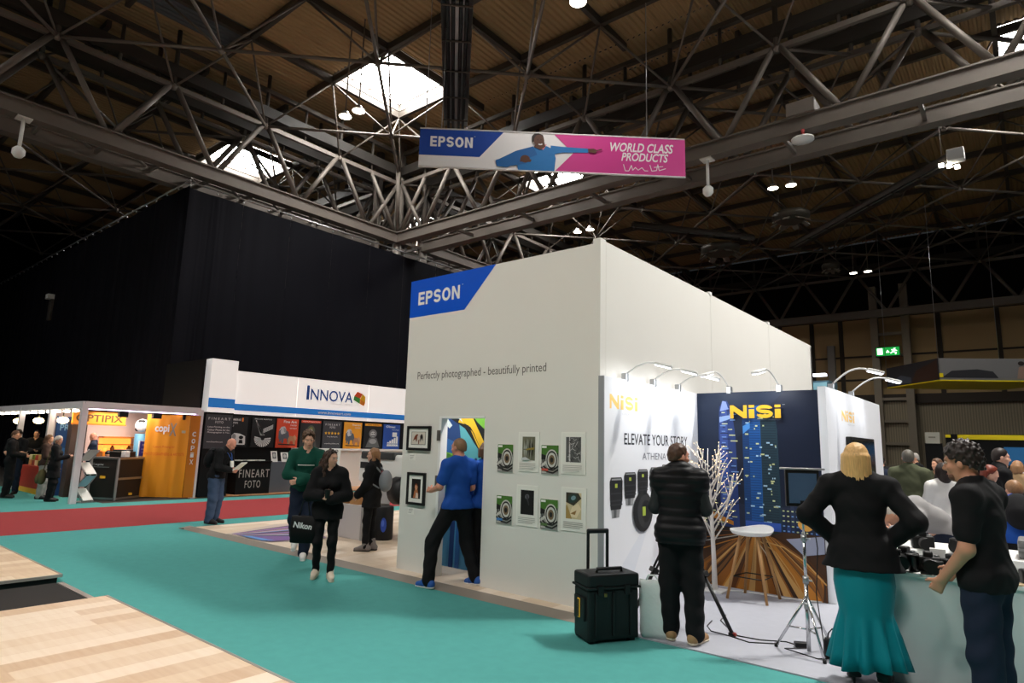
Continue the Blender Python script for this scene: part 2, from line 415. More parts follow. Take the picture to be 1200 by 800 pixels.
def bay(x0, y0, sky, rods=True, blue=None):
    """one roof bay of 8 x 8 modules whose corner is (x0, y0)"""
    n = 8; mb = MB()
    xs = [x0] + [x0 + MOD * (i + .5) for i in range(n)] + [x0 + MOD * n]
    ys = [y0] + [y0 + MOD * (i + .5) for i in range(n)] + [y0 + MOD * n]
    for i in range(n + 1):
        j = 0
        while j <= n:
            if (i, j) in sky: j += 1; continue
            k = j
            while k + 1 <= n and (i, k + 1) not in sky and (i, k + 1) != blue and (i, j) != blue: k += 1
            corr(mb, xs[i], xs[i + 1], ys[j], ys[k + 1], deck_blue if (i, j) == blue else deck); j = k + 1
    struct(mb.build('ceiling'))
    for (i, j) in sky:
        g = MB(); g.box(xs[i] + .1, xs[i + 1] - .1, ys[j] + .1, ys[j + 1] - .1, ZR + .25, ZR + .28, diffuser)
        w = struct(g.build('window_1'))
        f = MB()
        for q in range(1, 4):
            f.bar((xs[i], ys[j] + MOD * q / 4, ZR + .2), (xs[i + 1], ys[j] + MOD * q / 4, ZR + .2), .03, .05, steel)
        for a, c in (((xs[i], ys[j]), (xs[i + 1], ys[j])), ((xs[i], ys[j + 1]), (xs[i + 1], ys[j + 1])), ((xs[i], ys[j]), (xs[i], ys[j + 1])), ((xs[i + 1], ys[j]), (xs[i + 1], ys[j + 1]))):
            f.bar((*a, ZR + .12), (*c, ZR + .12), .06, .3, steel)
        f.build('window_frame', w)
    fr = MB()
    for x in xs[1:-1]: fr.bar((x, ys[0], ZT + .12), (x, ys[-1], ZT + .12), .15, .26, dark_steel)
    for y in ys[1:-1]: fr.bar((xs[0], y, ZT + .12), (xs[-1], y, ZT + .12), .15, .26, dark_steel)
    top = struct(fr.build('ceiling_beams'))
    if not rods: return
    bc, wb = MB(), MB()
    B = lambda i, j: Vector((x0 + MOD * i, y0 + MOD * j, ZB))
    for i in range(n + 1):
        for j in range(n + 1):
            edge = i in (0, n) or j in (0, n)
            if (i - j + n) % 2 and not edge: continue
            for di, dj in ((1, 1), (1, -1)):
                if 0 <= i + di <= n and 0 <= j + dj <= n and not (i - j + n) % 2: bc.tube([B(i, j), B(i + di, j + dj)], .055, steel, 7)
            for di in (-.5, .5):
                for dj in (-.5, .5):
                    if 0 < i + di < n and 0 < j + dj < n:
                        wb.tube([B(i, j), Vector((x0 + MOD * (i + di), y0 + MOD * (j + dj), ZT))], .038, steel, 6)
            bc.sph(B(i, j), .13, steel, 8)
    f = struct(bc.build('ceiling_space_frame')); wb.build('web_rods', f)

bay(-18, 11.8 - 8 * MOD, {(1, 7), (7, 7), (1, 1), (7, 1)}, True, (0, 5))
bay(-19.6 - 8 * MOD, 11.8 - 8 * MOD, {(6, 7), (6, 1)}, True)
bay(-18, 13.4, {(1, 2), (7, 2)}, True)
bay(-19.6 - 8 * MOD, 13.4, {(6, 2)}, True)
mb = MB(); corr(mb, -19.6, -18, -15, 40, deck); struct(mb.build('ceiling'))
mb = MB(); corr(mb, -46, 10, 11.8, 13.4, deck); struct(mb.build('ceiling'))

def truss(axis, fixed, a0, a1, first, far_side=False):
    """deep lattice girder: broad lower chord, two-rail top chord, V webs"""
    P = (lambda t, z, o=0.0: Vector((fixed + o, t, z))) if axis == 'y' else (lambda t, z, o=0.0: Vector((t, fixed + o, z)))
    lo, up, wb = MB(), MB(), MB()
    lo.bar(P(a0, 10.88), P(a1, 10.88), .3, .42, steel); lo.bar(P(a0, 11.1), P(a1, 11.1), .42, .05, steel); lo.bar(P(a0, 10.66), P(a1, 10.66), .42, .05, steel)
    up.bar(P(a0, 13.5), P(a1, 13.5), .14, .16, steel); up.bar(P(a0, 14.05), P(a1, 14.05), .3, .42, mat('girder_dark', (48, 44, 40), .6)); up.bar(P(a0, 14.95), P(a1, 14.95), .16, .16, dark_steel)
    t = first
    while t + MOD <= a1 + .01:
        m = t + MOD / 2
        wb.tube([P(t + .12, 13.5), P(m - .1, 11.1)], .095, steel, 8); wb.tube([P(t + MOD - .12, 13.5), P(m + .1, 11.1)], .095, steel, 8)
        wb.tube([P(m, 13.5), P(m, 14.9)], .06, dark_steel, 6); wb.tube([P(t, 13.5), P(t, 15.6)], .08, dark_steel, 6)
        t += MOD
    o = struct(lo.build('ceiling_truss')); up.build('top_chord', o); wb.build('web_members', o)
    return o
for fx in (-18, -19.6):
    truss('y', fx, -15, 11.8, -15.08); truss('y', fx, 13.4, 40, 13.4)
for fy in (11.8, 13.4):
    truss('x', fy, -18, 8.9, -18); truss('x', fy, -46, -19.6, -46.48)
truss('x', 40.3, -18, 8.9, -18)
for y0 in (-15, 13.4):                                     # ties between the twin girders
    tb = MB(); y = y0
    while y < y0 + 25:
        tb.bar((-18, y, 10.9), (-19.6, y, 10.9), .1, .12, steel); tb.tube([(-18, y, 11), (-19.6, y + 1.68, 11)], .05, steel, 6); y += MOD / 2
    struct(tb.build('ceiling_ties'))
tb = MB(); x = -18
while x < 8.5:
    tb.bar((x, 11.8, 10.8), (x, 13.4, 10.8), .1, .12, steel); tb.tube([(x, 11.8, 13.5), (x + 1.68, 13.4, 13.5)], .05, steel, 6); x += MOD
struct(tb.build('ceiling_ties'))
# the column group where the girders meet
for (cx, cy) in ((-18, 11.8), (-19.6, 11.8), (-18, 13.4), (-19.6, 13.4)):
    c = MB(); c.tube([(cx, cy, 0), (cx, cy, 15.5)], .2, steel, 12); o = struct(c.build('column'))
    s_ = MB()
    for dx, dy in ((1.7, 0), (-1.7, 0), (0, 1.7), (0, -1.7), (1, 1), (-1, 1), (1, -1)):
        s_.tube([(cx, cy, 10.9), (cx + dx, cy + dy, 13.5)], .09, steel, 8)
    s_.build('raking_struts', o)

# ------------------------------------------------------------------ enclosing walls
tan = mat('wall_panel_tan', (186, 158, 114), .7, var=.1, scale=.4)
mull = mat('wall_mullion', (62, 54, 46), .7)
cladding = wave_mat('ribbed_cladding', (168, 156, 132), (136, 126, 106), 2.2, 'X')
YW = 42.4
b = MB(); b.box(-50, 16, YW, YW + .3, 5.7, 10.95, tan); struct(b.build('wall_back'))
b = MB(); b.box(-50, 16, YW - .02, YW + .3, 10.95, 16.4, mat('wall_black_upper', (26, 24, 22), .9, spec=.1)); struct(b.build('wall_back_upper'))
b = MB(); b.box(-50, 16, YW - .06, YW + .3, 0, 5.1, cladding); b.box(-50, 16, YW - .3, YW + .3, 5.1, 5.7, mull); struct(b.build('wall_back_lower'))
b = MB()
for x in (-16.5, -13.4, -10.2, -8.0, -6.1, -.35, 2.7, 5.8): b.box(x - .13, x + .13, YW - .14, YW, 5.7, 11, mull)
for z in (6.75, 8.35): b.box(-30, 16, YW - .05, YW, z - .06, z + .06, mull)
struct(b.build('trim_1'))
pipe = mat('pale_duct', (150, 146, 142), .5)
b = MB(); b.box(-6.95, -6.5, YW - .5, YW - .15, 3.5, 9.2, pipe); struct(b.build('trim_2'))
colm = mat('wall_column', (150, 140, 124), .6)
for (x0, x1) in ((-3.9, -2.1),):
    for nm, xx in (('column', x0), ('column', x1)):
        c = MB(); c.box(xx - .22, xx + .22, YW - .9, YW - .4, 0, 13, colm); o = struct(c.build(nm))
    c = MB()
    for z in np.arange(1.0, 12, 1.45): c.box(x0, x1, YW - .75, YW - .55, z - .09, z + .09, colm)
    c.box(x0 + .2, x1 - .2, YW - .5, YW - .42, 0, 5.2, cladding); struct(c.build('column_crossbars'))
b = MB(); b.box(-62, -47, -22, 44, 16.2, 16.4, mats_dark := mat('wall_dark', (12, 12, 12), .9, spec=.1)); b.box(-62, -61.7, -22, 44, 0, 16.4, mat('wall_dark', (12, 12, 12), .9, spec=.1)); struct(b.build('wall_left'))

# emergency exit sign
t = thing('exit_sign', 'small lit green exit sign with a running figure, on the far column', 'sign', (-3.15, YW - 1.1, 8.3))
g = mat('exit_green', (22, 150, 60), emit=1.3); wl = mat('exit_white', (235, 255, 235), emit=2.5)
b = MB(); b.box(-3.85, -2.45, YW - 1.12, YW - 1.0, 8.15, 8.78, black); b.box(-3.85, -3.7, YW - 1.0, YW - .88, 8.2, 8.7, black); b.build('housing', t)
a = Art((-3.82, YW - 1.13, 8.19), (1, 0, 0), (0, 0, 1), 1.34, .55, .002, .004)
a.rect(0, 0, 1, 1, g); a.rect(.05, .15, .28, .9, wl); a.poly([(.42, .35), (.5, .68), (.58, .35)], wl)
a.ell(.8, .82, .05, .05, wl).line([(.78, .7), (.72, .45)], .09, wl).line([(.72, .45), (.86, .3), (.82, .12)], .06, wl).line([(.72, .45), (.62, .25)], .06, wl).line([(.66, .68), (.78, .66), (.9, .52)], .05, wl)
a.build('legend', t)

# ------------------------------------------------------------------ lamps and services in the roof
def high_bay(x, y, z, label, power=None):
    t = thing('high_bay_lamp', label, 'lamp', (x, y, z), 0, 'high bay lamps under the roof')
    b = MB(); b.tube([(x, y, z + .22), (x, y, ZT + .1)], .025, steel, 6); b.build('stem', t)
    b = MB(); b.lathe([(.04, .2), (.09, .18), (.13, .1), (.21, .03), (.225, 0), (.21, .005)], (x, y, z), mat('lamp_housing', (170, 168, 162), .4, metal=.5), 18); b.build('lamp_shade', t)
    b = MB(); b.lathe([(.001, -.02), (.14, -.015), (.2, .0), (.001, .004)], (x, y, z), mat('highbay_lens', (255, 244, 222), emit=16), 18); b.build('lens', t)
    L = bpy.data.lights.new('lamp_light', 'SPOT'); L.energy = power or (HIGHBAY * (.5 if y > 12 else 1.9 if y < 0 else 6.5 if x > 2 else 1)); L.color = (1, .96, .9); L.shadow_soft_size = .3; L.spot_size = math.radians(140); L.spot_blend = .6  # lamps out of view burn brighter, to light the white stand's walls
    o = bpy.data.objects.new('lamp_light', L); COL.objects.link(o); o.parent = t; o.location = (0, 0, -.08)
for x, y, z, l in [(-13.0, 5.2, 12.3, 'round white roof lamp, lower of the pair under the big skylight'), (-12.35, 5.25, 12.3, 'round white roof lamp, upper of the pair under the big skylight'),
                   (-3.9, 5.3, 12.3, 'lone roof lamp at the top edge of the photo, right of the duct'), (-3.6, 19.2, 12.3, 'left one of two lit lamps beyond the girder, under the dark roof'),
                   (-2.93, 19.3, 12.3, 'right one of two lit lamps beyond the girder, under the dark roof'), (-3.65, 34.5, 12.3, 'left one of the farthest two lit lamps above the exit sign'),
                   (-2.9, 34.55, 12.3, 'right one of the farthest two lit lamps above the exit sign'), (-13.0, 19.1, 12.3, 'left hanging lamp of the pair above the white stand corner'),
                   (-12.3, 19.15, 12.3, 'right hanging lamp of the pair above the white stand corner'), (5.2, 5.3, 12.3, 'left lamp of an added, unseen roof pair, right of the stands'), (5.9, 5.3, 12.3, 'right lamp of an added, unseen roof pair, right of the stands'), (-4.6, -8.8, 12.3, 'left lamp of an added roof pair behind the photographer'), (-3.9, -8.8, 12.3, 'right lamp of an added roof pair behind the photographer'), (3.2, -9.2, 12.3, 'lone roof lamp far behind the photographer, to the right')]:  # the pairs out of view are added to brighten the white stand's walls
    high_bay(x, y, z, l)

dark_metal = mat('heater_dark', (40, 40, 43), .35, metal=.7)
def heater(p0, p1, label, wide=.8, box=False):
    p0, p1 = Vector(p0), Vector(p1); d = (p1 - p0).normalized(); s = Vector((d.y, -d.x, 0)).normalized()
    t = thing('radiant_heater', label, 'heater', p0, 0, 'radiant tube heaters hung from the roof'); b = MB()
    for k, (o, z) in enumerate(((-.5, -.12), (-.42, .06), (.42, .06), (.5, -.12))): pass
    sec = [(-.5 * wide, -.16), (-.48 * wide, .02), (-.28 * wide, .16), (.28 * wide, .16), (.48 * wide, .02), (.5 * wide, -.16)]
    b.loft([[p + s * x + Vector((0, 0, z)) for x, z in sec] for p in (p0, p1)], alu if wide > .7 else dark_steel, cap=False, smooth=False, closed=False); b.build('reflector', t, recalc=False)
    for o in (-.3, -.12, .12, .3): b = MB(); b.tube([p0 + s * o * wide + Vector((0, 0, -.06)), p1 + s * o * wide + Vector((0, 0, -.06))], .05 * wide / .8, dark_metal, 10); b.build('burner_tube', t)
    b = MB(); b.bar(p0 + Vector((0, 0, -.1)), p1 + Vector((0, 0, -.1)), .1 * wide, .03, alu); b.build('centre_rail', t)
    L = (p1 - p0).length; k = .1
    while k < L: b = MB(); b.bar(p0 + d * k - s * .5 * wide + Vector((0, 0, -.14)), p0 + d * k + s * .5 * wide + Vector((0, 0, -.14)), .05, .03, dark_steel); b.build('bracket', t); k += 1.4
    for e in (p0 + d * .5, p1 - d * .5):
        h = MB(); h.tube([e + Vector((0, 0, .15)), (e.x, e.y, ZB)], .012, steel, 5); h.build('hanger', t)
    if box:
        h = MB(); c = p0 - d * .1; h.obox(c, (.5, .45, .4), white, None, .03); h.build('burner_box', t)
        for q in (-.3, 0, .3): h = MB(); h.obox(c + s * q + Vector((0, 0, -.25)) + d * .3, (.16, .3, .06), glow, None, .02); h.build('lamp_panel', t)
heater((-6.35, 3.65, 12.55), (-10.9, 8.25, 12.55), 'long grey tube heater hung across the roof at the top centre')
heater((2.4, 19.3, 12.0), (-4.77, 26.3, 12.0), 'dark tube heater with a lit white box, under the right-hand girder', .5, True)
heater((-10.4, 20, 12.4), (-6.4, 25.2, 12.4), 'thin pinkish tube heater right of the hanging lamps above the white stand', .4)

def unit_heater(x, y, z, r, label):
    t = thing('roof_fan_unit', label, 'fan unit', (x, y, z), 0, 'fan units hung from the roof'); m = mat('fan_unit_metal', (66, 61, 54), .5, metal=.3)
    b = MB(); b.lathe([(r * .6, .08), (r, .24), (r, .42), (r * .9, .5), (r * .3, .55)], (x, y, z), m, 8); b.build('casing', t)
    for k in range(8):
        b = MB(); a = 2 * math.pi * k / 8; b.obox((x + .8 * r * math.cos(a), y + .8 * r * math.sin(a), z + .1), (.5 * r, .3 * r, .04), mat('louvre_grey', (104, 97, 88), .5), Euler((0, .5, a)).to_matrix()); b.build('louvre', t)
    for s_ in (-1, 1): b = MB(); b.tube([(x + s_ * r * .6, y, z + .75), (x + s_ * r * .6, y, ZB)], .015, steel, 5); b.build('hanger', t)
unit_heater(-7.7, 24.1, 11.4, 1.0, 'eight-sided fan unit hung nearest above the white stand')
unit_heater(-3.6, 21.6, 11.5, .8, 'fan unit under the roof, left of the dark tube heater')
unit_heater(-3.8, 29.5, 11.2, .45, 'small round fan unit left of the farthest lit lamps')

for (x, y, l) in ((-3.38, 11.8, 'white stem fitting below the right-hand girder'), (-18.0, -2.1, 'white stem fitting below the left-hand girder')):
    t = thing('pendant_sensor', l, 'sensor', (x, y, 9.4), 0, 'stem fittings under the girders'); z1 = 10.66
    b = MB(); b.tube([(x, y, 9.75), (x, y, z1)], .05, white, 8); b.box(x - .18, x + .18, y - .18, y + .18, z1 - .06, z1, white); b.build('stem', t)
    b = MB(); b.lathe([(.001, 0), (.1, .03), (.16, .12), (.16, .26), (.08, .34)], (x, y, 9.42), white, 14); b.build('head', t)
t = thing('girder_floodlight', 'small white floodlight clamped under the right-hand girder', 'lamp', (-.55, 11.6, 10.4))
b = MB(); b.box(-.95, -.2, 11.5, 12.2, 11.1, 11.5, steel, .02); b.build('mounting_box', t)
b = MB(); b.tube([(-.55, 11.6, 10.65), (-.55, 11.6, 10.45)], .05, red, 8); b.lathe([(.05, .15), (.3, .05), (.3, 0), (.001, .01)], (-.55, 11.55, 10.3), white, 14); b.build('lamp_head', t)

# ------------------------------------------------------------------ the tall black drapes
drape = mat('black_drape', (18, 18, 24), .7, spec=.06, var=.2, scale=.5)
rng = np.random.default_rng(3)
def curtain(axis, fixed, t0, t1, z0, z1, label, seed, amp=.07, gather=0.0):
    r = np.random.default_rng(seed); n = max(24, int(abs(t1 - t0) * 16)); T = np.linspace(0, 1, n); L = abs(t1 - t0)
    ph = r.uniform(0, 6.28, 4); fr = np.array([.5, 1.3, 2.4, 4.1]) * L / 2.2 * r.uniform(.8, 1.2, 4); w = np.array([1, .6, .4, .25])
    zs = np.array([0, .05, .2, .45, .7, .9, .97, 1.0]); rings = []
    for zf in zs:
        k = .35 + .65 * (1 - zf)                       # folds deepen towards the floor
        o = sum(w[q] * np.sin(2 * np.pi * fr[q] * T + ph[q] + .3 * zf * q) for q in range(4)) * amp * k
        if gather: o = o + gather * np.exp(-((T - .3 - .25 * zf) / .16) ** 2) * np.sin(T * 70 + 3 * zf) * .6 * (1.05 - zf)
        o = o * np.minimum(1, np.minimum(T, 1 - T) * 9)
        tt = t0 + (t1 - t0) * T; z = z0 + (z1 - z0) * zf
        rings.append([Vector((fixed + oo, q, z)) if axis == 'y' else Vector((q, fixed + oo, z)) for q, oo in zip(tt, o)])
    b = MB(); b.loft(rings, drape, cap=False, closed=False)
    o = b.build('black_drape'); tag(o, label, 'curtain', 'black drapes hung from the girders')
    h = MB()
    for q in np.linspace(t0, t1, max(3, int(L * 1.6))):
        p = (fixed, q, z1 + .08) if axis == 'y' else (q, fixed, z1 + .08)
        h.sph(p, .035, alu, 6)
    h.build('hook', o)
XC = -17.7
seams = [2.5, 4.4, 6.3, 8.2, 10.1, 12.0, 14.0, 16.0]
words = ['at the hall corner with a pulled-in fold, lit grey at its top', 'second panel right of the curtain corner', 'third panel right of the curtain corner', 'fourth panel right of the curtain corner, above the white tower', 'fifth panel right of the curtain corner, above the stand logo', 'last tall panel before the white printer stand', 'panel mostly hidden behind the white stand']
for k in range(7): curtain('y', XC, seams[k], seams[k + 1] - .004, 0, 10.05, 'tall black drape, ' + words[k], k, .05, .22 if k == 0 else 0)
xl = [XC, -20.5, -23.3, -26.1, -29, -32, -36, -40, -46, -54]
wl_ = ['first drape on the dark side, beside the curtain corner', 'second drape left of the curtain corner on the dark side', 'third drape left of the curtain corner on the dark side', 'drape above the yellow lettered board on the dark side', 'drape behind the small lit box on the dark side', 'drape beyond the small lit box on the dark side', 'drape high over the market stall people', 'drape near the left photo edge', 'farthest drape at the left photo edge']
for k in range(9): curtain('x', 2.5, xl[k], xl[k + 1] + .004, 0, 10.15, 'unlit tall black ' + wl_[k], 20 + k, .06)
b = MB(); b.tube([(XC, 2.4, 10.25), (XC, 16, 10.25)], .03, alu, 6); b.tube([(XC, 2.5, 10.32), (-54, 2.5, 10.32)], .03, alu, 6); tag(b.build('curtain_rail'), 'thin metal curtain rail along the top of the black drapes', 'rail')
b = MB(); b.box(-31.6, -31.2, 2.36, 2.5, 6.9, 7.9, dark_steel, .02); t = b.build('light_box'); tag(t, 'small dim box with a white lamp on the black drape', 'lamp')
b = MB(); b.box(-31.6, -31.2, 2.2, 2.5, 7.9, 8.12, white); b.build('lamp_strip', t)

# ------------------------------------------------------------------ hanging banner
A0, B0 = Vector((-7.7, 3.86, 8.6)), Vector((-2.61, 8.37, 8.6)); HB = 1.03; LB = (B0 - A0).length; rb = (B0 - A0).normalized(); nb = rb.cross(Vector((0, 0, 1)))
t = thing('hanging_banner', 'long blue, white and pink advertising banner hung from the roof', 'banner', (A0 + B0) / 2)
bw = mat('banner_white', (222, 220, 222), .55); b1 = mat('banner_blue', (16, 62, 150), .5); pk = mat('banner_pink', (196, 54, 134), .5)
b = MB(); b.obox((A0 + B0) / 2 + Vector((0, 0, HB / 2)), (LB, .02, HB), bw, Matrix((rb, nb, Vector((0, 0, 1)))).transposed()); b.build('sheet', t)
b = MB()
for z in (0, HB): b.tube([A0 + Vector((0, 0, z)), B0 + Vector((0, 0, z))], .025, bw, 8)
b.build('pole', t)
a = Art(A0 + nb * .012, rb, (0, 0, 1), LB, HB, .001, .001)
a.poly([(0, .3), (.225, .3), (.315, 1), (0, 1)], b1); a.block('EPSON', .04, .53, .198, .8, bw, .21); a.ell(.205, .83, .004, .004, bw, 8)
a.poly([(.505, 0), (1, 0), (1, 1), (.5, 1), (.575, .5)], pk)
a.text('WORLD CLASS', .715, .6, .955, .84, bw, .02, .25); a.text('PRODUCTS', .757, .36, .935, .58, bw, .02, .25)
a.line([(.765, .27), (.772, .1), (.785, .1), (.795, .25), (.8, .12), (.81, .2), (.82, .13), (.835, .2), (.845, .12), (.858, .12)], .018, bw).line([(.865, .28), (.872, .12), (.89, .14), (.895, .3), (.9, .14), (.925, .2)], .018, bw).line([(.88, .22), (.915, .25)], .018, bw)
jb = ink(30, 112, 178); jb2 = ink(22, 92, 156); sk = ink(86, 52, 38); dk = ink(32, 24, 22); pinkc = ink(214, 120, 136)
a.poly([(.37, .0), (.36, .3), (.385, .52), (.43, .62), (.475, .66), (.5, .58), (.51, .35), (.505, 0)], jb)           # jumper
a.poly([(.49, .68), (.53, .66), (.63, .64), (.632, .53), (.53, .5), (.49, .42)], jb)                                 # arm stretched to the right
a.poly([(.425, .64), (.36, .5), (.285, .22), (.29, .08), (.33, .06), (.4, .3), (.44, .42)], jb2)                     # bent arm
a.poly([(.285, .24), (.345, .1), (.4, .18), (.41, .32), (.33, .34)], jb2)
a.ell(.395, .3, .018, .1, sk, 14); a.poly([(.375, .22), (.415, .22), (.42, .28), (.38, .34)], sk)
a.poly([(.445, .66), (.462, .55), (.475, .7)], pinkc)
a.poly([(.427, .62), (.44, .8), (.465, .78), (.47, .64), (.452, .55)], sk); a.poly([(.42, .74), (.419, .9), (.428, .975), (.444, .985), (.46, .94), (.464, .86)], dk); a.ell(.446, .79, .0195, .16, sk, 20)
a.line([(.444, .7), (.451, .685), (.458, .705)], .03, bw); a.ell(.441, .82, .002, .014, dk, 8).ell(.453, .82, .002, .014, dk, 8)
a.poly([(.63, .63), (.652, .64), (.665, .6), (.66, .52), (.632, .54)], sk); a.line([(.66, .58), (.683, .63)], .03, sk)
a.build('print', t)
for p, q in ((A0 + rb * (LB * .02), None), (A0 + rb * (LB * .08), 0), (A0 + rb * (LB * .855), None)):
    w = MB(); w.tube([p + Vector((0, 0, HB)), (p.x, p.y, ZB)], .012, alu, 5); w.build('hanging_wire', t)

# ================================================================== STAND FLOORS
pale_wood = wood_planks('pale_vinyl_planks', [(204, 180, 152), (220, 200, 176), (232, 216, 198)], (1.3, .22), math.pi / 2)
stage_wood = wood_planks('stage_planks', [(200, 166, 134), (222, 196, 168), (236, 216, 194)], (1.3, .21), math.pi / 2, .4)
edge_grey = mat('grey_ramp_edge', (134, 124, 114), .6); trimm = mat('metal_edge', (176, 172, 166), .35, metal=.6)
b = MB(); b.box(-8.9, 0, -.2, 7.5, 0, .03, pale_wood); t = b.build('stand_floor'); tag(t, 'pale wood-look raised floor of the white print stand', 'floor platform')
b = MB(); b.loft([[Vector((x, -.42, .002)), Vector((x, -.2, .031)), Vector((x, -.19, .001))] for x in (-9.15, 0.06)], edge_grey, smooth=False)
b.loft([[Vector((-9.15, y, .002)), Vector((-8.9, y, .031)), Vector((-8.88, y, .001))] for y in (-.42, 7.5)], edge_grey, smooth=False); b.build('ramp_edge', t)
b = MB(); b.box(.06, 9, -.4, 13, 0, .012, grey_carpet); t = b.build('stand_carpet'); tag(t, 'pale grey carpet of the camera filter stand', 'carpet')
b = MB(); b.prism([(-9.5, 0.9, .031), (-6.9, -.19, .033)][:0] or [(-7.7, -.19, .031), (-6.4, -.19, .031), (-5.9, .5, .031), (-6.9, 1.4, .031), (-8.0, 1.75, .031), (-8.3, 1.1, .031)], (0, 0, .004), mat('graphic_base', (196, 180, 168), .5)); t = b.build('floor_graphic')
tag(t, 'crumpled purple and black printed floor graphic on the pale wood platform', 'floor graphic')
a = Art((-8.4, -.19, .036), (1, 0, 0), (0, 1, 0), 2.6, 2.0, .0006, .001)
ga = [ink(40, 30, 44), ink(120, 84, 150), ink(176, 120, 178), ink(70, 60, 72), ink(150, 140, 150), ink(206, 160, 140), ink(92, 150, 214), ink(56, 40, 66)]
rr = random.Random(5)
for k in range(18):
    t0 = k / 18; a.poly([(.3 + .02 * k / 2, .02), (.32 + .5 * t0, .02 + .03 * rr.random()), (.2 + .72 * t0, .78 - .32 * t0 + .05 * rr.random()), (.14 + .72 * t0, .8 - .3 * t0)], ga[k % 8])
a.poly([(.45, .01), (.72, .01), (.78, .09), (.5, .06)], ga[6]); a.build('print', t)

def deck_stage(x0, x1, y0, y1, h, label):
    b = MB(); b.box(x0, x1, y0, y1, h - .025, h, stage_wood); t = b.build('stage_deck', origin=((x0 + x1) / 2, (y0 + y1) / 2, 0)); tag(t, label, 'stage', 'low wooden stages')
    b = MB(); b.box(x0 + .03, x1 - .03, y0 + .03, y1 - .03, 0.001, h - .025, black); b.build('plinth', t)
    for q in ((x0, x1, y1 - .012, y1 + .012), (x1 - .012, x1 + .012, y0, y1), (x0, x1, y0 - .012, y0 + .012)):
        b = MB(); b.box(*q, h - .03, h + .003, trimm); b.build('edge_trim', t)
deck_stage(-3.9, 7.5, -12, -3.36, .1, 'wood-plank stage in the bottom left corner, nearest the camera')  # its unseen right part is added so wood-coloured bounce warms the roof
deck_stage(-13, -5.35, -12, -3.36, .1, 'farther wood-plank stage at the left edge with a silver rim')
b = MB(); b.prism([(-5.3, -3.42, .02), (-4.0, -3.42, .012), (-4.0, -12, .012), (-5.3, -12, .02)], (0, 0, -.01), mat('ramp_black', (34, 30, 28), .7)); t = b.build('ramp_mat'); tag(t, 'black ramp mat between the two wooden stages', 'ramp')
b = MB(); b.bar((-5.3, -3.38, .012), (-3.92, -3.38, .012), .06, .02, trimm); b.build('edge_strip', t)

# ================================================================== WHITE PRINT STAND
HS = 4.1; t = thing('exhibition_stand', 'tall white exhibition stand with blue corner logo and open doorway', 'stand', (-1.6, 0, 0))
b = MB()
b.box(-3.27, -2.5, 0, .1, .03, HS, white_wall); b.box(-1.72, -.1, 0, .1, .03, HS, white_wall); b.box(-2.5, -1.72, 0, .1, 2.09, HS, white_wall); b.build('front_wall', t)
b = MB(); b.box(-.1, 0, -.02, .1, 0, HS + .05, white_wall); b.build('corner_post', t)
b = MB(); y = .1
for y1 in (3.22, 6.03, 9.05): b.box(-.1, 0, y + .004, y1 - .004, 0, HS + .03, white_wall); y = y1
b.build('side_wall', t)
for y in (3.22, 6.03): c = MB(); c.box(-.08, .01, y - .05, y + .05, HS + .02, HS + .07, white); c.build('panel_clip', t)
b = MB(); b.box(-3.27, -3.17, .1, 9.05, .03, HS, white_wall); b.build('end_wall', t)
b = MB(); b.box(-3.27, 0, 8.95, 9.05, .03, HS, white_wall); b.build('rear_wall', t)
hinge = mat('hinge_grey', (96, 94, 90), .5, metal=.4)
b = MB(); b.box(-2.54, -2.494, -.012, .108, .03, 2.1, white); b.box(-2.54, -1.715, -.006, .108, 2.082, 2.11, white); d = b.build('door_frame', t)
for z in (.35, 1.25, 1.85): c = MB(); c.box(-2.56, -2.5, -.025, -.01, z - .07, z + .07, hinge); c.build('hinge', d)
epb = mat('stand_blue', (6, 84, 208), .35)
a = Art((-3.27, 0, 3.55), (1, 0, 0), (0, 0, 1), 1.66, .55, .001, .002)
a.poly([(0, 0), (.67, 0), (1, 1), (0, 1)], epb); a.block('EPSON', .105, .31, .61, .66, white, .21); a.ell(.64, .66, .008, .008, white, 8); a.build('logo_panel', t)
a = Art((-3.03, 0, 2.6), (1, 0, 0), (0, 0, 1), 2.27, .14, .001, .002); a.text('Perfectly photographed - beautifully printed', 0, 0, 1, 1, ink(96, 92, 88)); a.build('lettering', t)

# inside the doorway: a wall of printed colour
t = thing('printed_backdrop', 'bright blue, green and yellow printed backdrop seen through the doorway', 'backdrop', (-2.4, .6, .03))
b = MB(); b.box(-3.16, -1.0, .6, .63, .03, 2.5, ink(62, 120, 170)); b.build('sheet', t)
a = Art((-3.15, .6, .03), (1, 0, 0), (0, 0, 1), .95, 2.25, .0006, .001)
bl, bl2, bl3, gr, gr2, bk, yl, wh, tq = [ink(*c) for c in ((44, 104, 172), (84, 156, 200), (26, 66, 126), (112, 176, 58), (70, 128, 48), (14, 16, 22), (240, 190, 40), (222, 232, 234), (96, 180, 190))]
a.rect(0, 0, 1, .5, bl2).rect(0, .45, 1, 1, tq)
a.poly([(0, .5), (.35, .5), (.3, .78), (0, .82)], gr).poly([(0, .72), (.3, .7), (.45, .84), (.2, .92), (0, .86)], bl)
a.poly([(0, .82), (.3, .78), (.5, .72), (.42, .9), (.1, 1), (0, 1)], bl3).poly([(.05, 1), (.2, .93), (.55, .86), (.95, .68), (1, .72), (1, .86), (.6, 1)], bk)
a.poly([(.4, .9), (.62, .88), (.9, .7), (.96, .66), (.94, .78), (.7, .93), (.5, .97)], yl).poly([(.5, .9), (.66, .87), (.9, .72), (.74, .83)], bk)
a.poly([(.55, 1), (.8, .9), (1, .84), (1, 1)], gr).poly([(.1, .9), (.22, .86), (.28, .88), (.16, .93)], wh).poly([(.3, .95), (.5, .9), (.42, .94)], wh)
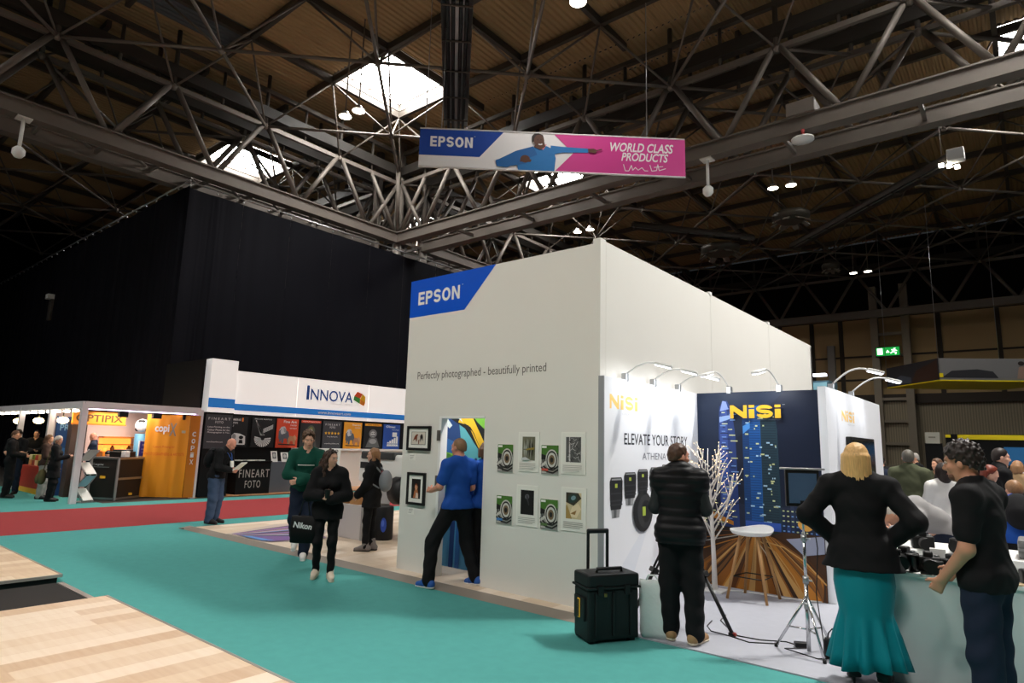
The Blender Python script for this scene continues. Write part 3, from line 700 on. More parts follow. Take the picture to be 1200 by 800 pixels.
a.poly([(.1, .55), (.3, .5), (.36, .68), (.2, .7)], gr2).poly([(.5, .45), (.9, .42), (1, .6), (.8, .68), (.6, .62)], bl3).poly([(.35, .62), (.55, .6), (.62, .72), (.45, .76)], tq)
for k in range(7): a.poly([(.05 + .13 * k, 0), (.14 + .13 * k, 0), (.2 + .12 * k, .42), (.1 + .12 * k, .46)], (bl, bl2, bl3)[k % 3])
a.build('print', t)

def framed(x0, x1, z0, z1, kind, label):
    t = thing('framed_print', label, 'picture', ((x0 + x1) / 2, -.004, z0), 0, 'framed prints beside the doorway')
    b = MB(); w = .035
    for q in ((x0, x1, z0, z0 + w), (x0, x1, z1 - w, z1), (x0, x0 + w, z0 + w, z1 - w), (x1 - w, x1, z0 + w, z1 - w)): b.box(q[0], q[1], -.035, -.003, q[2], q[3], black)
    b.build('frame', t)
    b = MB(); b.box(x0 + w, x1 - w, -.02, -.004, z0 + w, z1 - w, paper); b.build('mat_board', t)
    a = Art((x0 + w, -.02, z0 + w), (1, 0, 0), (0, 0, 1), x1 - x0 - 2 * w, z1 - z0 - 2 * w, .0005, .001)
    br, br2, cr = ink(120, 58, 34), ink(180, 108, 70), ink(214, 206, 194)
    if kind == 'horse':
        a.rect(.13, .16, .86, .84, ink(60, 58, 56)).rect(.15, .185, .84, .82, cr)
        a.poly([(.22, .35), (.3, .6), (.38, .7), (.47, .72), (.46, .45), (.4, .3), (.34, .45)], br).poly([(.42, .3), (.44, .6), (.52, .72), (.6, .66), (.58, .35), (.52, .48)], ink(206, 196, 186)).poly([(.6, .3), (.58, .62), (.66, .74), (.72, .62), (.74, .34), (.67, .5)], ink(36, 32, 32)).poly([(.5, .4), (.56, .46), (.54, .2), (.5, .2)], br)
    else:
        a.rect(.2, .14, .82, .86, ink(24, 18, 16)).poly([(.34, .16), (.4, .4), (.48, .52), (.6, .5), (.7, .3), (.68, .15)], br2).ell(.53, .56, .1, .1, ink(206, 150, 116)).poly([(.5, .16), (.54, .36), (.66, .34), (.7, .16)], ink(226, 206, 190)).poly([(.44, .64), (.48, .7), (.6, .68), (.62, .5), (.66, .44), (.58, .62)], br)
    a.build('picture', t)
framed(-3.16, -2.69, 1.64, 1.975, 'horse', 'black-framed landscape print of running horses, upper left of the doorway')
framed(-3.11, -2.75, .905, 1.34, 'girl', 'black-framed portrait print with a dark picture, lower left of the doorway')
for x, z, l in ((-3.12, 1.5, 'tiny caption card under the horse print'), (-3.09, .77, 'tiny caption card under the portrait print')):
    b = MB(); b.box(x, x + .12, -.004, -.0005, z, z + .09, paper); t = b.build('caption_card'); tag(t, l, 'caption card', 'caption cards')
    a = Art((x, -.004, z), (1, 0, 0), (0, 0, 1), .12, .09, .0004, .0006)
    for k in range(3): a.line([(.12, .75 - .24 * k), (.85 - .1 * k, .75 - .24 * k)], .006, ink(150, 148, 144))
    a.build('print', t)

def magazine(x0, z0, label, accent):
    w, h = .245, .335
    b = MB(); b.box(x0, x0 + w, -.012, -.001, z0, z0 + h, paper); t = b.build('magazine'); tag(t, label, 'magazine', 'magazine covers on the white wall')
    a = Art((x0, -.012, z0), (1, 0, 0), (0, 0, 1), w, h, .0004, .0006); g1, g2, g3, k = ink(70, 116, 44), ink(150, 150, 146), ink(204, 202, 196), ink(28, 28, 28)
    a.rect(0, 0, 1, 1, g2).rect(0, .66, 1, 1, g1).rect(.03, .9, .3, .97, paper).poly([(0, .7), (.3, .64), (1, .74), (1, .56), (0, .5)], k)
    for (r, m) in ((.36, g3), (.31, k), (.25, g3), (.17, ink(120, 98, 72)), (.09, k)): a.ell(.62, .5, r, r, m, 22)
    a.line([(.0, .36), (.3, .2), (.7, .16), (1, .3)], .02, k).line([(0, .24), (.3, .1), (.7, .06), (1, .18)], .018, k).line([(.08, .62), (.14, .3)], .018, k).line([(.2, .62), (.26, .36)], .016, k)
    a.line([(.05, .3), (.3, .42)], .03, g3).rect(.05, .12, .42, .2, accent).rect(.05, .05, .32, .09, g3); a.build('cover', t)
magazine(-1.475, 1.42, 'green-topped magazine cover with an eye, upper row left, beside the doorway', ink(60, 60, 60))
magazine(-.8, 1.425, 'green-topped magazine cover with a red strip, upper row between two white sheets', ink(196, 84, 70))
magazine(-1.47, .805, 'green-topped magazine cover with a blue strip, lower row left', ink(70, 130, 196))
magazine(-.8, .81, 'green-topped magazine cover with a green strip, lower row between two white sheets', ink(90, 120, 70))

def sheet(x0, x1, z0, z1, kind, label):
    b = MB(); b.box(x0, x1, -.01, -.001, z0, z1, paper); t = b.build('print_sheet'); tag(t, label, 'print', 'white caption prints on the white wall')
    a = Art((x0, -.01, z0), (1, 0, 0), (0, 0, 1), x1 - x0, z1 - z0, .0004, .0006); k = ink(16, 16, 18)
    a.rect(.04, .03, .96, .97, ink(232, 231, 224))
    X0, Y0, X1, Y1 = .2, .28, .82, .88; f = lambda x, y: (X0 + x * (X1 - X0), Y0 + y * (Y1 - Y0))
    r = random.Random(kind)
    if kind == 'lake':
        a.rect(X0, Y0, X1, Y1, ink(112, 112, 92))
        for q in range(16): x = r.random() * .9; m = ink(52, 52, 40) if q % 2 else ink(170, 172, 160); a.poly([f(x, .48), f(x + .1, .48), f(x + .05, .75 + .25 * r.random())], m); a.poly([f(x, .44), f(x + .1, .44), f(x + .05, .2 - .2 * r.random())], m)
        a.poly([f(.3, .42), f(1, .46), f(1, .56), f(.4, .5)], ink(150, 130, 60)).poly([f(0, .1), f(.3, .14), f(.7, .02), f(0, 0)], ink(196, 200, 200))
    if kind == 'tree':
        a.rect(X0, Y0, X1, Y1, ink(92, 92, 92)).poly([f(.2, 0), f(.3, 0), f(.27, 1), f(.22, 1)], ink(206, 206, 206))
        for q in range(34): x, y = r.random(), r.random(); a.line([f(x, y), f(min(1, x + .2), min(1, max(0, y + r.uniform(-.2, .25))))], .006, ink(190, 190, 190) if q % 2 else ink(44, 44, 44))
    if kind == 'dark':
        a.rect(X0, Y0, X1, Y1, k).ell(.5, .72, .1, .06, ink(96, 96, 104), rot=.5).poly([f(.42, .8), f(.52, .78), f(.66, .4), f(.6, .38), f(.46, .6)], ink(54, 54, 60))
    if kind == 'food':
        a.rect(X0, Y0, X1, Y1, ink(206, 190, 152)).poly([f(0, 1), f(.8, 1), f(1, .8), f(.5, .5), f(0, .62)], ink(58, 52, 40)).ell(.47, .75, .2, .1, ink(40, 62, 58), rot=.4).ell(.5, .76, .1, .05, ink(120, 150, 160), rot=.4).poly([f(.2, .1), f(.7, .05), f(1, .4), f(.8, .6), f(.4, .45)], ink(232, 212, 176)).poly([f(0, 0), f(.4, 0), f(.1, .5), f(0, .5)], ink(170, 140, 80)).poly([f(.3, .2), f(.6, .16), f(.7, .34)], ink(150, 110, 60))
    for q in range(4): a.line([(.1, .2 - .04 * q), (.88 - .1 * (q == 3), .2 - .04 * q)], .008, ink(176, 174, 168))
    a.build('picture', t)
sheet(-1.15, -.84, 1.445, 1.91, 'lake', 'white print sheet with a forest lake picture, upper row')
sheet(-.52, -.19, 1.445, 1.915, 'tree', 'white print sheet with a grey tree picture, upper row right')
sheet(-1.16, -.84, .815, 1.285, 'dark', 'white print sheet with a nearly black picture, lower row')
sheet(-.51, -.18, .825, 1.3, 'food', 'white print sheet with a cream and green picture, lower row right')

t = thing('added_spot', 'small added spotlight, out of view inside the white stand above the doorway', 'lamp', (-2.3, .12, 3.0))  # added out of view to brighten the backdrop in the doorway
b = MB(); b.box(-2.36, -2.24, .1, .16, 2.95, 3.05, black); b.build('bracket', t); b = MB(); b.tube([(-2.3, .16, 3.0), (-2.3, .24, 2.9)], [.04, .055], black, 12); b.build('lamp_head', t)
Lt = bpy.data.lights.new('lamp_light', 'SPOT'); Lt.energy = 70; Lt.spot_size = 2.4; Lt.spot_blend = .8; Lt.shadow_soft_size = .1; o = bpy.data.objects.new('lamp_light', Lt); COL.objects.link(o); o.parent = t; o.location = (0, .14, -.12); o.rotation_euler = Vector((-.2, .25, -1)).to_track_quat('-Z', 'Y').to_euler()

# ================================================================== CAMERA FILTER STAND
HN = 2.53; DB = 2.4; XW = .1; XR = 1.66
t = thing('filter_stand', 'white and navy shell stand with yellow lettering, built against the white stand', 'stand', (.9, 1.2, 0))
b = MB(); b.box(.04, XW, -.1, DB, .012, HN, nisi_white); b.build('side_panel', t)
b = MB(); b.box(.035, .105, -.112, -.1, .012, HN, mat('panel_edge_shade', (150, 152, 156), .5)); b.build('shaded_end_face', t)  # shade on the white panel's end face, put into a grey colour
b = MB(); b.box(XW, XR, DB, DB + .05, .012, HN, navy); b.build('back_panel', t)
b = MB(); b.box(XR, 1.75, DB, 6.0, .012, HN + .04, nisi_white); b.build('return_wall', t)
yf = mat('yellow_pale', (250, 206, 120), .5)  # paler yellow for the lettering on the white walls
a = Art((XW, -.1, 0), (0, 1, 0), (0, 0, 1), 2.5, HN, .00025, .001); L = lambda y0, z0, y1, z1: ((y0 + .1) / 2.5, z0 / HN, (y1 + .1) / 2.5, z1 / HN)
a.block('NiSi', *L(.02, 2.18, .66, 2.34), yf, .24); a.text('CREATIVITY', *L(.3, 2.12, .66, 2.145), ink(196, 196, 200))
a.text('ELEVATE YOUR STORY', *L(.34, 1.79, 2.04, 1.92), ink(30, 32, 42), .008, 0, 1.02); a.text('ATHENA   PRIME', *L(.77, 1.62, 1.95, 1.7), ink(120, 122, 134))
a.poly([L(0, .012, .3, .5)[:2], L(.1, .3, .3, .5)[2:], L(.6, .4, 1.0, 1.0)[2:], L(.6, .4, .5, .3)[2:]], ink(226, 230, 238))
lk, lk2, lg, lgr = ink(30, 32, 34), ink(52, 54, 56), ink(150, 152, 154), ink(170, 190, 70)
for (y, z, w, h) in ((.02, 1.0, .28, .43), (.33, 1.12, .28, .36), (.64, 1.16, .26, .35), (.95, 1.2, .26, .33), (1.25, 1.24, .28, .32)):
    q = L(y, z, y + w, z + h); ww, hh = q[2] - q[0], q[3] - q[1]; F = lambda u, v: (q[0] + u * ww, q[1] + v * hh)
    a.poly([F(.18, 0), F(.72, 0), F(.8, .22), F(.12, .22)], lg).poly([F(.3, 0), F(.5, 0), F(.52, .22), F(.28, .22)], ink(90, 92, 94))
    a.poly([F(.08, .2), F(.86, .2), F(.98, .45), F(1, .9), F(.9, 1), F(.1, 1), F(0, .9), F(.02, .45)], lk)
    for v in (.3, .4, .58): a.poly([F(.03, v), F(.97, v), F(.97, v + .04), F(.03, v + .04)], lk2)
    a.poly([F(.4, .74), F(.58, .74), F(.58, .84), F(.4, .84)], lgr).poly([F(.12, .93), F(.88, .93), F(.86, .97), F(.14, .97)], lg)
q = L(.52, .83, 1.0, 1.23); a.ell((q[0] + q[2]) / 2, (q[1] + q[3]) / 2, (q[2] - q[0]) / 2, .09, lk, 24).ell((q[0] + q[2]) / 2 + .02, (q[1] + q[3]) / 2, (q[2] - q[0]) / 2.6, .075, lk2, 24).ell((q[0] + q[2]) / 2 + .03, (q[1] + q[3]) / 2, (q[2] - q[0]) / 4, .05, lk, 20).rect(q[0] + .09, q[1] + .06, q[0] + .12, q[1] + .1, lgr)
a.build('print', t)
# night skyline mural
a = Art((XW, DB, .012), (1, 0, 0), (0, 0, 1), XR - XW, HN - .012, .0004, .002)
c1, c2, c3, c4, c5 = ink(22, 40, 74), ink(36, 62, 124), ink(58, 84, 158), ink(20, 88, 160), ink(14, 60, 112); win = mat('mural_lights', (214, 220, 160), .5); winb = mat('mural_lights_blue', (120, 160, 220), .5)
a.poly([(0, 1), (.75, 1), (0, .55)], ink(20, 36, 62)).rect(0, .3, 1, .42, ink(30, 40, 66))
r = random.Random(11)
a.poly([(.19, .3), (.19, .8), (.2, .92), (.23, .955), (.27, .955), (.31, .9), (.335, .76), (.35, .3)], c2).poly([(.2, .42), (.2, .8), (.215, .91), (.24, .94), (.265, .9), (.27, .42)], c3)
a.freeze()
for k in range(58): z = .34 + .58 * k / 58; x0 = .195 + .1 * r.random(); a.rect(x0, z, x0 + .02 + .05 * r.random(), z + .005, (winb, win, c1)[k % 3])
a.freeze(False); a.poly([(.2, .84), (.3, .86), (.31, .88), (.2, .87)], ink(150, 180, 236)).poly([(.205, .9), (.28, .91), (.26, .95), (.23, .955)], ink(140, 160, 220))
a.poly([(.395, .27), (.395, .86), (.43, .915), (.55, .93), (.66, .9), (.68, .8), (.69, .27)], c4).poly([(.545, .27), (.545, .93), (.66, .9), (.68, .8), (.69, .27)], ink(30, 58, 72)).poly([(.395, .27), (.395, .86), (.43, .915), (.45, .92), (.45, .27)], c5)
a.freeze()
for k in range(46): z = .29 + .58 * k / 46; a.rect(.4, z, .54, z + .004, ink(14, 64, 128)); a.rect(.55, z, .67, z + .004, ink(22, 44, 60))
a.freeze(False); a.freeze()
for k in range(64):
    z = .29 + .6 * r.random(); x = .4 + .27 * r.random(); w = .008 + .03 * r.random() ** 2; a.rect(x, z, x + w, z + .007, win if r.random() < .6 else ink(180, 214, 236))
a.freeze(False); a.poly([(.4, .78), (.46, .81), (.46, .84), (.4, .82)], ink(70, 140, 214)).rect(.4, .285, .68, .34, ink(56, 96, 190))
a.rect(0, .3, .19, .48, ink(24, 30, 56))
a.freeze()
for k in range(30): x = r.random() * .2; z = .3 + .14 * r.random(); a.rect(x, z, x + .02, z + .006, win)
a.freeze(False)
for k in range(9):
    x = .69 + .034 * k; hgt = .32 + .16 * r.random(); a.rect(x, .25, x + .03, hgt, (c1, c2, ink(40, 54, 84))[k % 3])
    a.freeze()
    for q in range(6): a.rect(x + .006, .28 + .024 * q, x + .022, .286 + .024 * q, win if r.random() < .5 else winb)
    a.freeze(False)
am = [ink(150, 92, 30), ink(96, 56, 22), ink(190, 124, 44), ink(60, 38, 22), ink(206, 160, 96), ink(120, 80, 40)]
a.rect(0, 0, 1, .3, ink(70, 44, 24)).poly([(0, .3), (.5, .3), (0, .2)], ink(40, 30, 26)).poly([(0, .36), (.3, .31), (.3, .33), (0, .4)], am[2]).ell(.87, .345, .06, .03, ink(226, 170, 80))
for k in range(46):
    f0 = k / 46; x0 = .36 + .3 * f0; x1 = -.25 + 1.7 * f0; z1 = 0.0; wd = .01 + .018 * r.random()
    bend = [(x0, .26 + .02 * math.sin(3 * f0)), (x0 + (x1 - x0) * .25, .2), (x0 + (x1 - x0) * .6, .1), (x1, z1)]
    L_ = []; 
    for (x, z) in bend: L_.append((min(1, max(0, x)), z))
    wid = [.006, .014, .03, .06] if k % 3 else [.003, .005, .008, .014]
    a.poly([(min(1, x + w / 2 + .003), z) for (x, z), w in zip(L_, wid)] + [(max(0, x - w / 2), z) for (x, z), w in reversed(list(zip(L_, wid)))], am[r.randrange(6)])
for k in range(6): a.line([(.0, .17 + .02 * k), (.36, .255 + .006 * k)], .012, (am[2], am[3], ink(180, 176, 170), am[0], am[3], am[1])[k])
a.line([(.5, .24), (.56, .19), (.62, .1), (.66, .0)], .012, ink(214, 196, 168)).line([(.52, .245), (.64, .2), (.76, .1), (.84, .01)], .012, am[4]).line([(.54, .25), (.7, .23), (.86, .17), (1, .08)], .016, am[4])
a.poly([(.72, .27), (1, .3), (1, .22), (.85, .2)], ink(150, 156, 178)).poly([(.3, .27), (.6, .28), (.7, .3), (.3, .3)], ink(34, 46, 44))
a.build('mural', t)
a = Art((.58, DB, 2.18), (1, 0, 0), (0, 0, 1), .65, .17, .001, .06)
a.block('NiSi', 0, 0, 1, 1, yellow, .27, .1); a.ell(1.06, 1.0, .03, .03, ink(120, 124, 130), 10); a.text('CREATIVITY . EXPRESSION', .5, -.16, 1, -.09, ink(90, 100, 120)); a.build('lettering', t)
a = Art((1.75, 3.21, 2.18), (0, 1, 0), (0, 0, 1), .76, .15, .001, .002); a.block('NiSi', 0, 0, 1, 1, yf, .24); a.text('CREATIVITY', .4, -.3, 1, -.18, ink(196, 196, 200)); a.build('lettering', t)

t = thing('wall_television', 'black wall television behind the blonde woman, on the white return wall', 'television', (1.76, 4.1, 1.3))
b = MB(); b.box(1.752, 1.82, 3.36, 4.95, 1.1, 1.98, black, .01); b.build('casing', t)
b = MB(); b.box(1.82, 1.823, 3.4, 4.91, 1.14, 1.94, mat('tv_screen', (30, 32, 36), .12)); b.build('screen', t)

def arm_lamp(base, tip, label, power=BOOTH, rise=.14):
    base, tip = Vector(base), Vector(tip); t = thing('arm_lamp', label, 'lamp', base, 0, 'arm lamps on the stand walls')
    b = MB(); b.obox(base + Vector((0, 0, .03)), (.07, .07, .1), alu, None, .01); b.build('clamp', t)
    d = tip - base; pts = []
    for k in range(9):
        f = k / 8; p = base + Vector((0, 0, .06)) + d * f + Vector((0, 0, rise * math.sin(math.pi * f * .8))); pts.append(p)
    b = MB(); b.tube(pts, .011, white, 8); b.build('arm', t)
    dd = (pts[-1] - pts[-2]).normalized(); h = dd.copy(); h.z = -.25; h.normalize()
    s = h.cross(Vector((0, 0, 1))).normalized(); R = Matrix((s, h, s.cross(h))).transposed()
    b = MB(); b.obox(pts[-1] + h * .07, (.1, .2, .035), white, R, .01); b.build('lamp_head', t)
    b = MB(); b.obox(pts[-1] + h * .07 - s.cross(h) * .02, (.08, .17, .008), glow_cool, R); b.build('lens', t)
    Lt = bpy.data.lights.new('lamp_light', 'SPOT'); Lt.energy = power; Lt.color = (.93, .96, 1); Lt.shadow_soft_size = .14; Lt.spot_size = math.radians(125); Lt.spot_blend = .8
    o = bpy.data.objects.new('lamp_light', Lt); COL.objects.link(o); o.parent = t
    o.location = pts[-1] + h * .07 - s.cross(h) * .03 - base
    back = base - pts[-1]; back.z = 0; back.normalize(); aim = (back * .75 + Vector((0, 0, -1))).normalized()
    o.rotation_euler = aim.to_track_quat('-Z', 'Y').to_euler()
for y, l in ((.42, 'arm lamp nearest the outer corner above the pale yellow logo'), (1.13, 'middle arm lamp above the white lens poster'), (1.85, 'arm lamp above the story slogan, next to the navy mural')):
    arm_lamp((.07, y, HN), (.43, y + .1, HN + .07), l, BOOTH, .09)
arm_lamp((.55, DB + .02, HN), (.46, DB - .42, HN + .08), 'arm lamp above the mural, left of the yellow logo'); arm_lamp((1.2, DB + .02, HN), (1.12, DB - .42, HN + .08), 'arm lamp above the mural, right of the yellow logo')
arm_lamp((1.7, 2.95, HN + .04), (2.12, 3.15, HN + .16), 'nearer arm lamp on the white return wall'); arm_lamp((1.7, 4.15, HN + .04), (2.14, 4.4, HN + .16), 'farther bright arm lamp on the white return wall')

# ================================================================== PRODUCT COUNTER ON THE RIGHT
ctm = mat('counter_mint', (208, 218, 218), .5)
t = thing('sales_counter', 'long pale mint counter with white top in front of the dark-haired man', 'counter', (4, .2, 0))
b = MB(); b.box(2.62, 6.0, -.03, .42, .012, .82, ctm); b.build('front', t)
b = MB(); b.box(2.60, 6.02, -.05, .46, .82, .85, white, .004); b.build('worktop', t)

# ================================================================== PRINT PAPER STAND (left, white fascia)
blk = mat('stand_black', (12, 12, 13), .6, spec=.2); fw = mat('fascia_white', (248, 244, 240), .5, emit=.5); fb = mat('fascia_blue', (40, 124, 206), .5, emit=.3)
warm = wood_planks('warm_planks', [(170, 116, 74), (196, 140, 94), (214, 164, 118)], (1.2, .2))
t = thing('exhibition_stand', 'print paper stand with lit white fascia, blue stripe and black walls', 'stand', (-16, 7, 0))
b = MB(); b.box(-17.2, -14.95, 2.45, 16, .003, .03, warm); b.build('stand_floor', t)
b = MB(); b.box(-17.55, -14.95, 2.36, 2.42, 0, 4.0, blk); b.build('side_wall', t)
b = MB(); b.box(-17.2, -17.0, 2.42, 16, .03, 2.6, blk); b.build('back_wall', t)
for y0, y1 in ((3.42, 5.5), (5.52, 8.42), (8.44, 14)): b = MB(); b.box(-15.1, -15.0, y0, y1, 2.45, 3.76, fw); b.build('fascia_panel', t)
b = MB(); b.box(-15.0, -14.99, 3.42, 14, 2.56, 2.76, fb); b.build('blue_stripe', t)
b = MB(); b.box(-15.35, -14.9, 2.57, 3.37, 2.46, 4.04, fw); d = b.build('tower_box', t)
b = MB(); b.box(-14.9, -14.892, 2.57, 3.37, 2.6, 2.88, fb); b.build('blue_stripe', d)
b = MB(); b.box(-15.35, -14.9, 2.53, 3.37, .03, 2.46, blk); d = b.build('tower_base', t)
a = Art((-14.9, 2.55, 1.4), (0, 1, 0), (0, 0, 1), .8, 1.0, .001, .003); gy = ink(62, 62, 68); pw = ink(226, 226, 226)
a.rect(0, 0, 1, 1, gy); a.text('F I N E A R T', .1, .84, .92, .91, pw); a.text('FOTO', .36, .74, .66, .81, pw)
for z, s_ in ((.6, 'Love Printing on the'), (.52, 'Colour Photos for the'), (.44, 'Photographer in You')): a.text(s_, .1, z, .92, z + .055, pw, .01)
a.text('www.fineartfoto.com', .1, .18, .7, .22, pw); a.build('board', d)
a = Art((-15, 5.8, 2.5), (0, 1, 0), (0, 0, 1), 2.6, 1.2, .002, .012); ib = ink(34, 84, 168)
a.text('I', .02, .46, .06, .86, ib, .02); a.text('NNOVA', .08, .46, .74, .78, ib, .012); a.text('DIGITAL ART PAPERS', .38, .38, .72, .42, ink(150, 150, 156))
a.poly([(.81, .82), (.9, .76), (.86, .62), (.76, .68)], ink(222, 84, 40)).poly([(.9, .76), (.95, .68), (.95, .5), (.86, .6)], ink(244, 188, 40)).poly([(.76, .68), (.86, .62), (.86, .46), (.75, .56)], ink(70, 156, 72)).poly([(.86, .6), (.95, .5), (.93, .4), (.86, .46)], ink(236, 140, 40))
a.text('www.innovaart.com', .2, .09, .72, .17, paper, .02); a.build('lettering', t)

def poster(y0, y1, bg, draw, label):
    b = MB(); b.box(-17.0, -16.97, y0, y1, 1.42, 2.44, bg); t = b.build('poster'); tag(t, label, 'poster', 'posters along the black wall')
    a = Art((-16.97, y0, 1.42), (0, 1, 0), (0, 0, 1), y1 - y0, 1.02, .0015, .002); draw(a); a.build('print', t)
kd, og, yo, rd, bu = ink(26, 26, 28), ink(232, 122, 40), ink(232, 156, 44), ink(214, 74, 44), ink(40, 78, 158)
def rhino(a, body):
    lt_ = ink(196, 196, 200); a.poly([(.14, .2), (.16, .44), (.24, .58), (.4, .62), (.54, .56), (.6, .4), (.6, .18), (.51, .18), (.49, .32), (.36, .32), (.34, .16), (.25, .16), (.24, .3), (.2, .2)], body)
    a.poly([(.12, .6), (.2, .72), (.36, .74), (.44, .64), (.4, .5), (.24, .46)], lt_).poly([(.1, .56), (.18, .62), (.2, .46), (.14, .3), (.1, .32)], body).poly([(.3, .7), (.42, .66), (.44, .52), (.34, .54)], ink(150, 150, 156)).ell(.2, .62, .015, .015, kd, 8)
    a.poly([(.52, .12), (.55, .34), (.62, .42), (.78, .4), (.9, .3), (.88, .12), (.8, .12), (.76, .24), (.66, .24), (.62, .12)], ink(176, 124, 90)).poly([(.78, .4), (.84, .46), (.94, .36), (.9, .24), (.84, .3)], ink(196, 146, 110)).poly([(.1, .14), (.9, .12), (.92, .09), (.12, .1)], kd)
def d1(a):
    a.text('CAMERAS?', .05, .86, .62, .93, pw, .01); a.rect(.66, .84, .74, .96, og); a.text('PAPERS', .05, .76, .45, .82, pw); a.text('ART', .05, .66, .25, .71, pw)
    a.poly([(.1, .1), (.12, .34), (.3, .46), (.6, .44), (.9, .36), (.92, .12), (.8, .1), (.76, .24), (.6, .24), (.56, .1), (.44, .1), (.4, .26), (.28, .26), (.24, .1)], pw); a.ell(.3, .34, .1, .09, ink(150, 150, 150)).ell(.68, .32, .12, .06, kd).rect(.1, .08, .9, .12, pw)
def d2(a):
    a.text('FINE ART PRINTING', .1, .93, .85, .97, pw); cx, cy = .5, .3; a.freeze()
    for k in range(15):
        a0, a1 = 2.9 + k * .24, 2.9 + k * .24 + .15; a.poly([(cx + .08 * math.cos(a0), cy + .06 * math.sin(a0)), (cx + .36 * math.cos(a0), cy + .28 * math.sin(a0)), (cx + .36 * math.cos(a1), cy + .28 * math.sin(a1)), (cx + .08 * math.cos(a1), cy + .06 * math.sin(a1))], pw)
    for k in range(9): x = .12 + .085 * k; a.poly([(.14 + .035 * k, .9 - .05 * k), (.18 + .035 * k, .9 - .05 * k), (.42 + .02 * k, .42), (.4 + .02 * k, .4)], pw)
    for k in range(5): a.poly([(.5, .5 + .03 * k), (.92, .66 + .03 * k), (.92, .645 + .03 * k), (.5, .485 + .03 * k)], pw)
    a.freeze(False)
def d3(a): a.text('Fine Art', .3, .86, .9, .95, pw, .02); a.text('PAPER', .62, .76, .92, .81, pw); a.text('SERIES', .6, .66, .92, .7, pw); rhino(a, ink(96, 98, 108))
def d4(a): a.rect(.02, .9, .98, .99, rd); a.text('PREMIUM SELECTION', .1, .925, .9, .965, pw); a.ell(.5, .62, .2, .2, ink(82, 84, 70)).ell(.5, .66, .1, .1, ink(120, 118, 60)).poly([(.2, .06), (.3, .46), (.7, .46), (.82, .06)], ink(70, 66, 62)).ell(.62, .3, .12, .08, ink(120, 110, 98))
def d5(a):
    a.text('F I N E A R T', .12, .84, .9, .91, pw); a.text('FOTO', .36, .74, .66, .81, pw)
    for k in range(5):
        c = .16 + .17 * k; q = []
        for w in range(10): an = math.pi / 2 + w * math.pi / 5; R = .075 if w % 2 == 0 else .032; q.append((c + R * math.cos(an), .56 + R * math.sin(an) * .86))
        a.poly(q, yellow)
    a.text('Top Reviews', .22, .4, .8, .45, pw); a.text('www.fineartfoto.com', .1, .16, .9, .2, pw)
def d6(a): a.text('Fine Art', .45, .87, .92, .94, pw, .01); a.text('PAPER', .6, .77, .92, .82, pw); rhino(a, ink(84, 92, 104))
def d7(a): a.rect(.04, .9, .96, .99, yo); a.text('NEW PAPERS', .2, .925, .8, .965, kd); a.ell(.5, .6, .22, .17, ink(120, 120, 120)).ell(.5, .58, .13, .11, ink(190, 190, 190)).ell(.45, .61, .03, .02, kd).ell(.56, .61, .03, .02, kd).poly([(.12, .06), (.3, .44), (.7, .44), (.9, .06)], ink(96, 96, 96)).ell(.5, .3, .2, .1, ink(150, 150, 150)).rect(.4, .5, .6, .53, kd)
def d8(a):
    a.text('Olmec', .14, .86, .7, .95, pw, .02); a.text('PHOTO PAPER', .5, .76, .92, .8, pw)
    for k in range(5): a.rect(.24 + .13 * k, .14, .35 + .13 * k, .28 + .06 * k, pw); a.rect(.26 + .13 * k, .2, .33 + .13 * k, .23, bu)
    a.rect(.52, .5, .8, .68, pw); a.rect(.2, .12, .9, .16, pw)
for (y0, y1, bg, fn, l) in ((4.3, 4.95, kd, d1, 'black poster with a white animal, next to the tall grey board'), (5.1, 5.95, kd, d2, 'black poster with a white radiating stripe pattern'),
        (6.03, 6.88, rd, d3, 'orange-red poster with an elephant'), (6.98, 7.84, ink(44, 42, 42), d4, 'dark poster with a red top strip behind the boy in green'), (7.93, 8.75, gy, d5, 'dark grey poster with five yellow stars'),
        (8.88, 9.72, yo, d6, 'amber-orange poster with a rhino'), (9.83, 10.74, kd, d7, 'black poster with an amber top strip and a grey face'), (10.83, 11.7, bu, d8, 'blue poster nearest the white print stand')):
    poster(y0, y1, bg, fn, l)
# black lettered counter, grey counter, printed samples
t = thing('welcome_counter', 'black counter with large pale lettering in front of the black wall', 'counter', (-15.4, 4.3, .03))
b = MB(); b.box(-15.7, -15.12, 3.75, 4.86, .03, 1.0, blk); b.box(-15.74, -15.08, 3.71, 4.88, 1.0, 1.03, blk); b.build('body', t)
a = Art((-15.12, 3.78, .05), (0, 1, 0), (0, 0, 1), 1.06, .93, .002, .012); lt = ink(190, 182, 176); a.text('FINEART', .04, .52, .98, .78, lt, 0, 0, 1.2); a.text('FOTO', .24, .18, .72, .42, lt, 0, 0, 1.2); a.build('lettering', t)
b = MB(); b.box(-15.95, -15.3, 4.92, 6.6, .03, .99, ink(92, 96, 104)); b.box(-15.3, -15.285, 4.9, 4.94, .03, .99, alu); t = b.build('sample_counter'); tag(t, 'plain slate-grey counter beside the black lettered counter', 'counter')
for k, (y, z, w, h, l) in enumerate(((5.06, .99, .22, .34, 'white sample print leaning at the left end of the slate counter'), (5.42, .99, .26, .3, 'white sample print in the middle of the slate counter'), (5.85, .99, .22, .34, 'white sample print leaning at the right of the slate counter'))):
    b = MB(); b.prism([(-15.45, y, z), (-15.45, y + w, z), (-15.56, y + w, z + h), (-15.56, y, z + h)], (-.01, 0, 0), paper); t = b.build('sample_print'); tag(t, l, 'print', 'sample prints on the slate counter')
    a = Art((-15.448, y, z), (0, 1, 0), (-.11, 0, h), w, math.hypot(.11, h), .001, .002); a.rect(.2, .3, .8, .9, ink(96, 100, 104)).ell(.5, .6, .2, .2, ink(190, 190, 186)); a.build('picture', t)
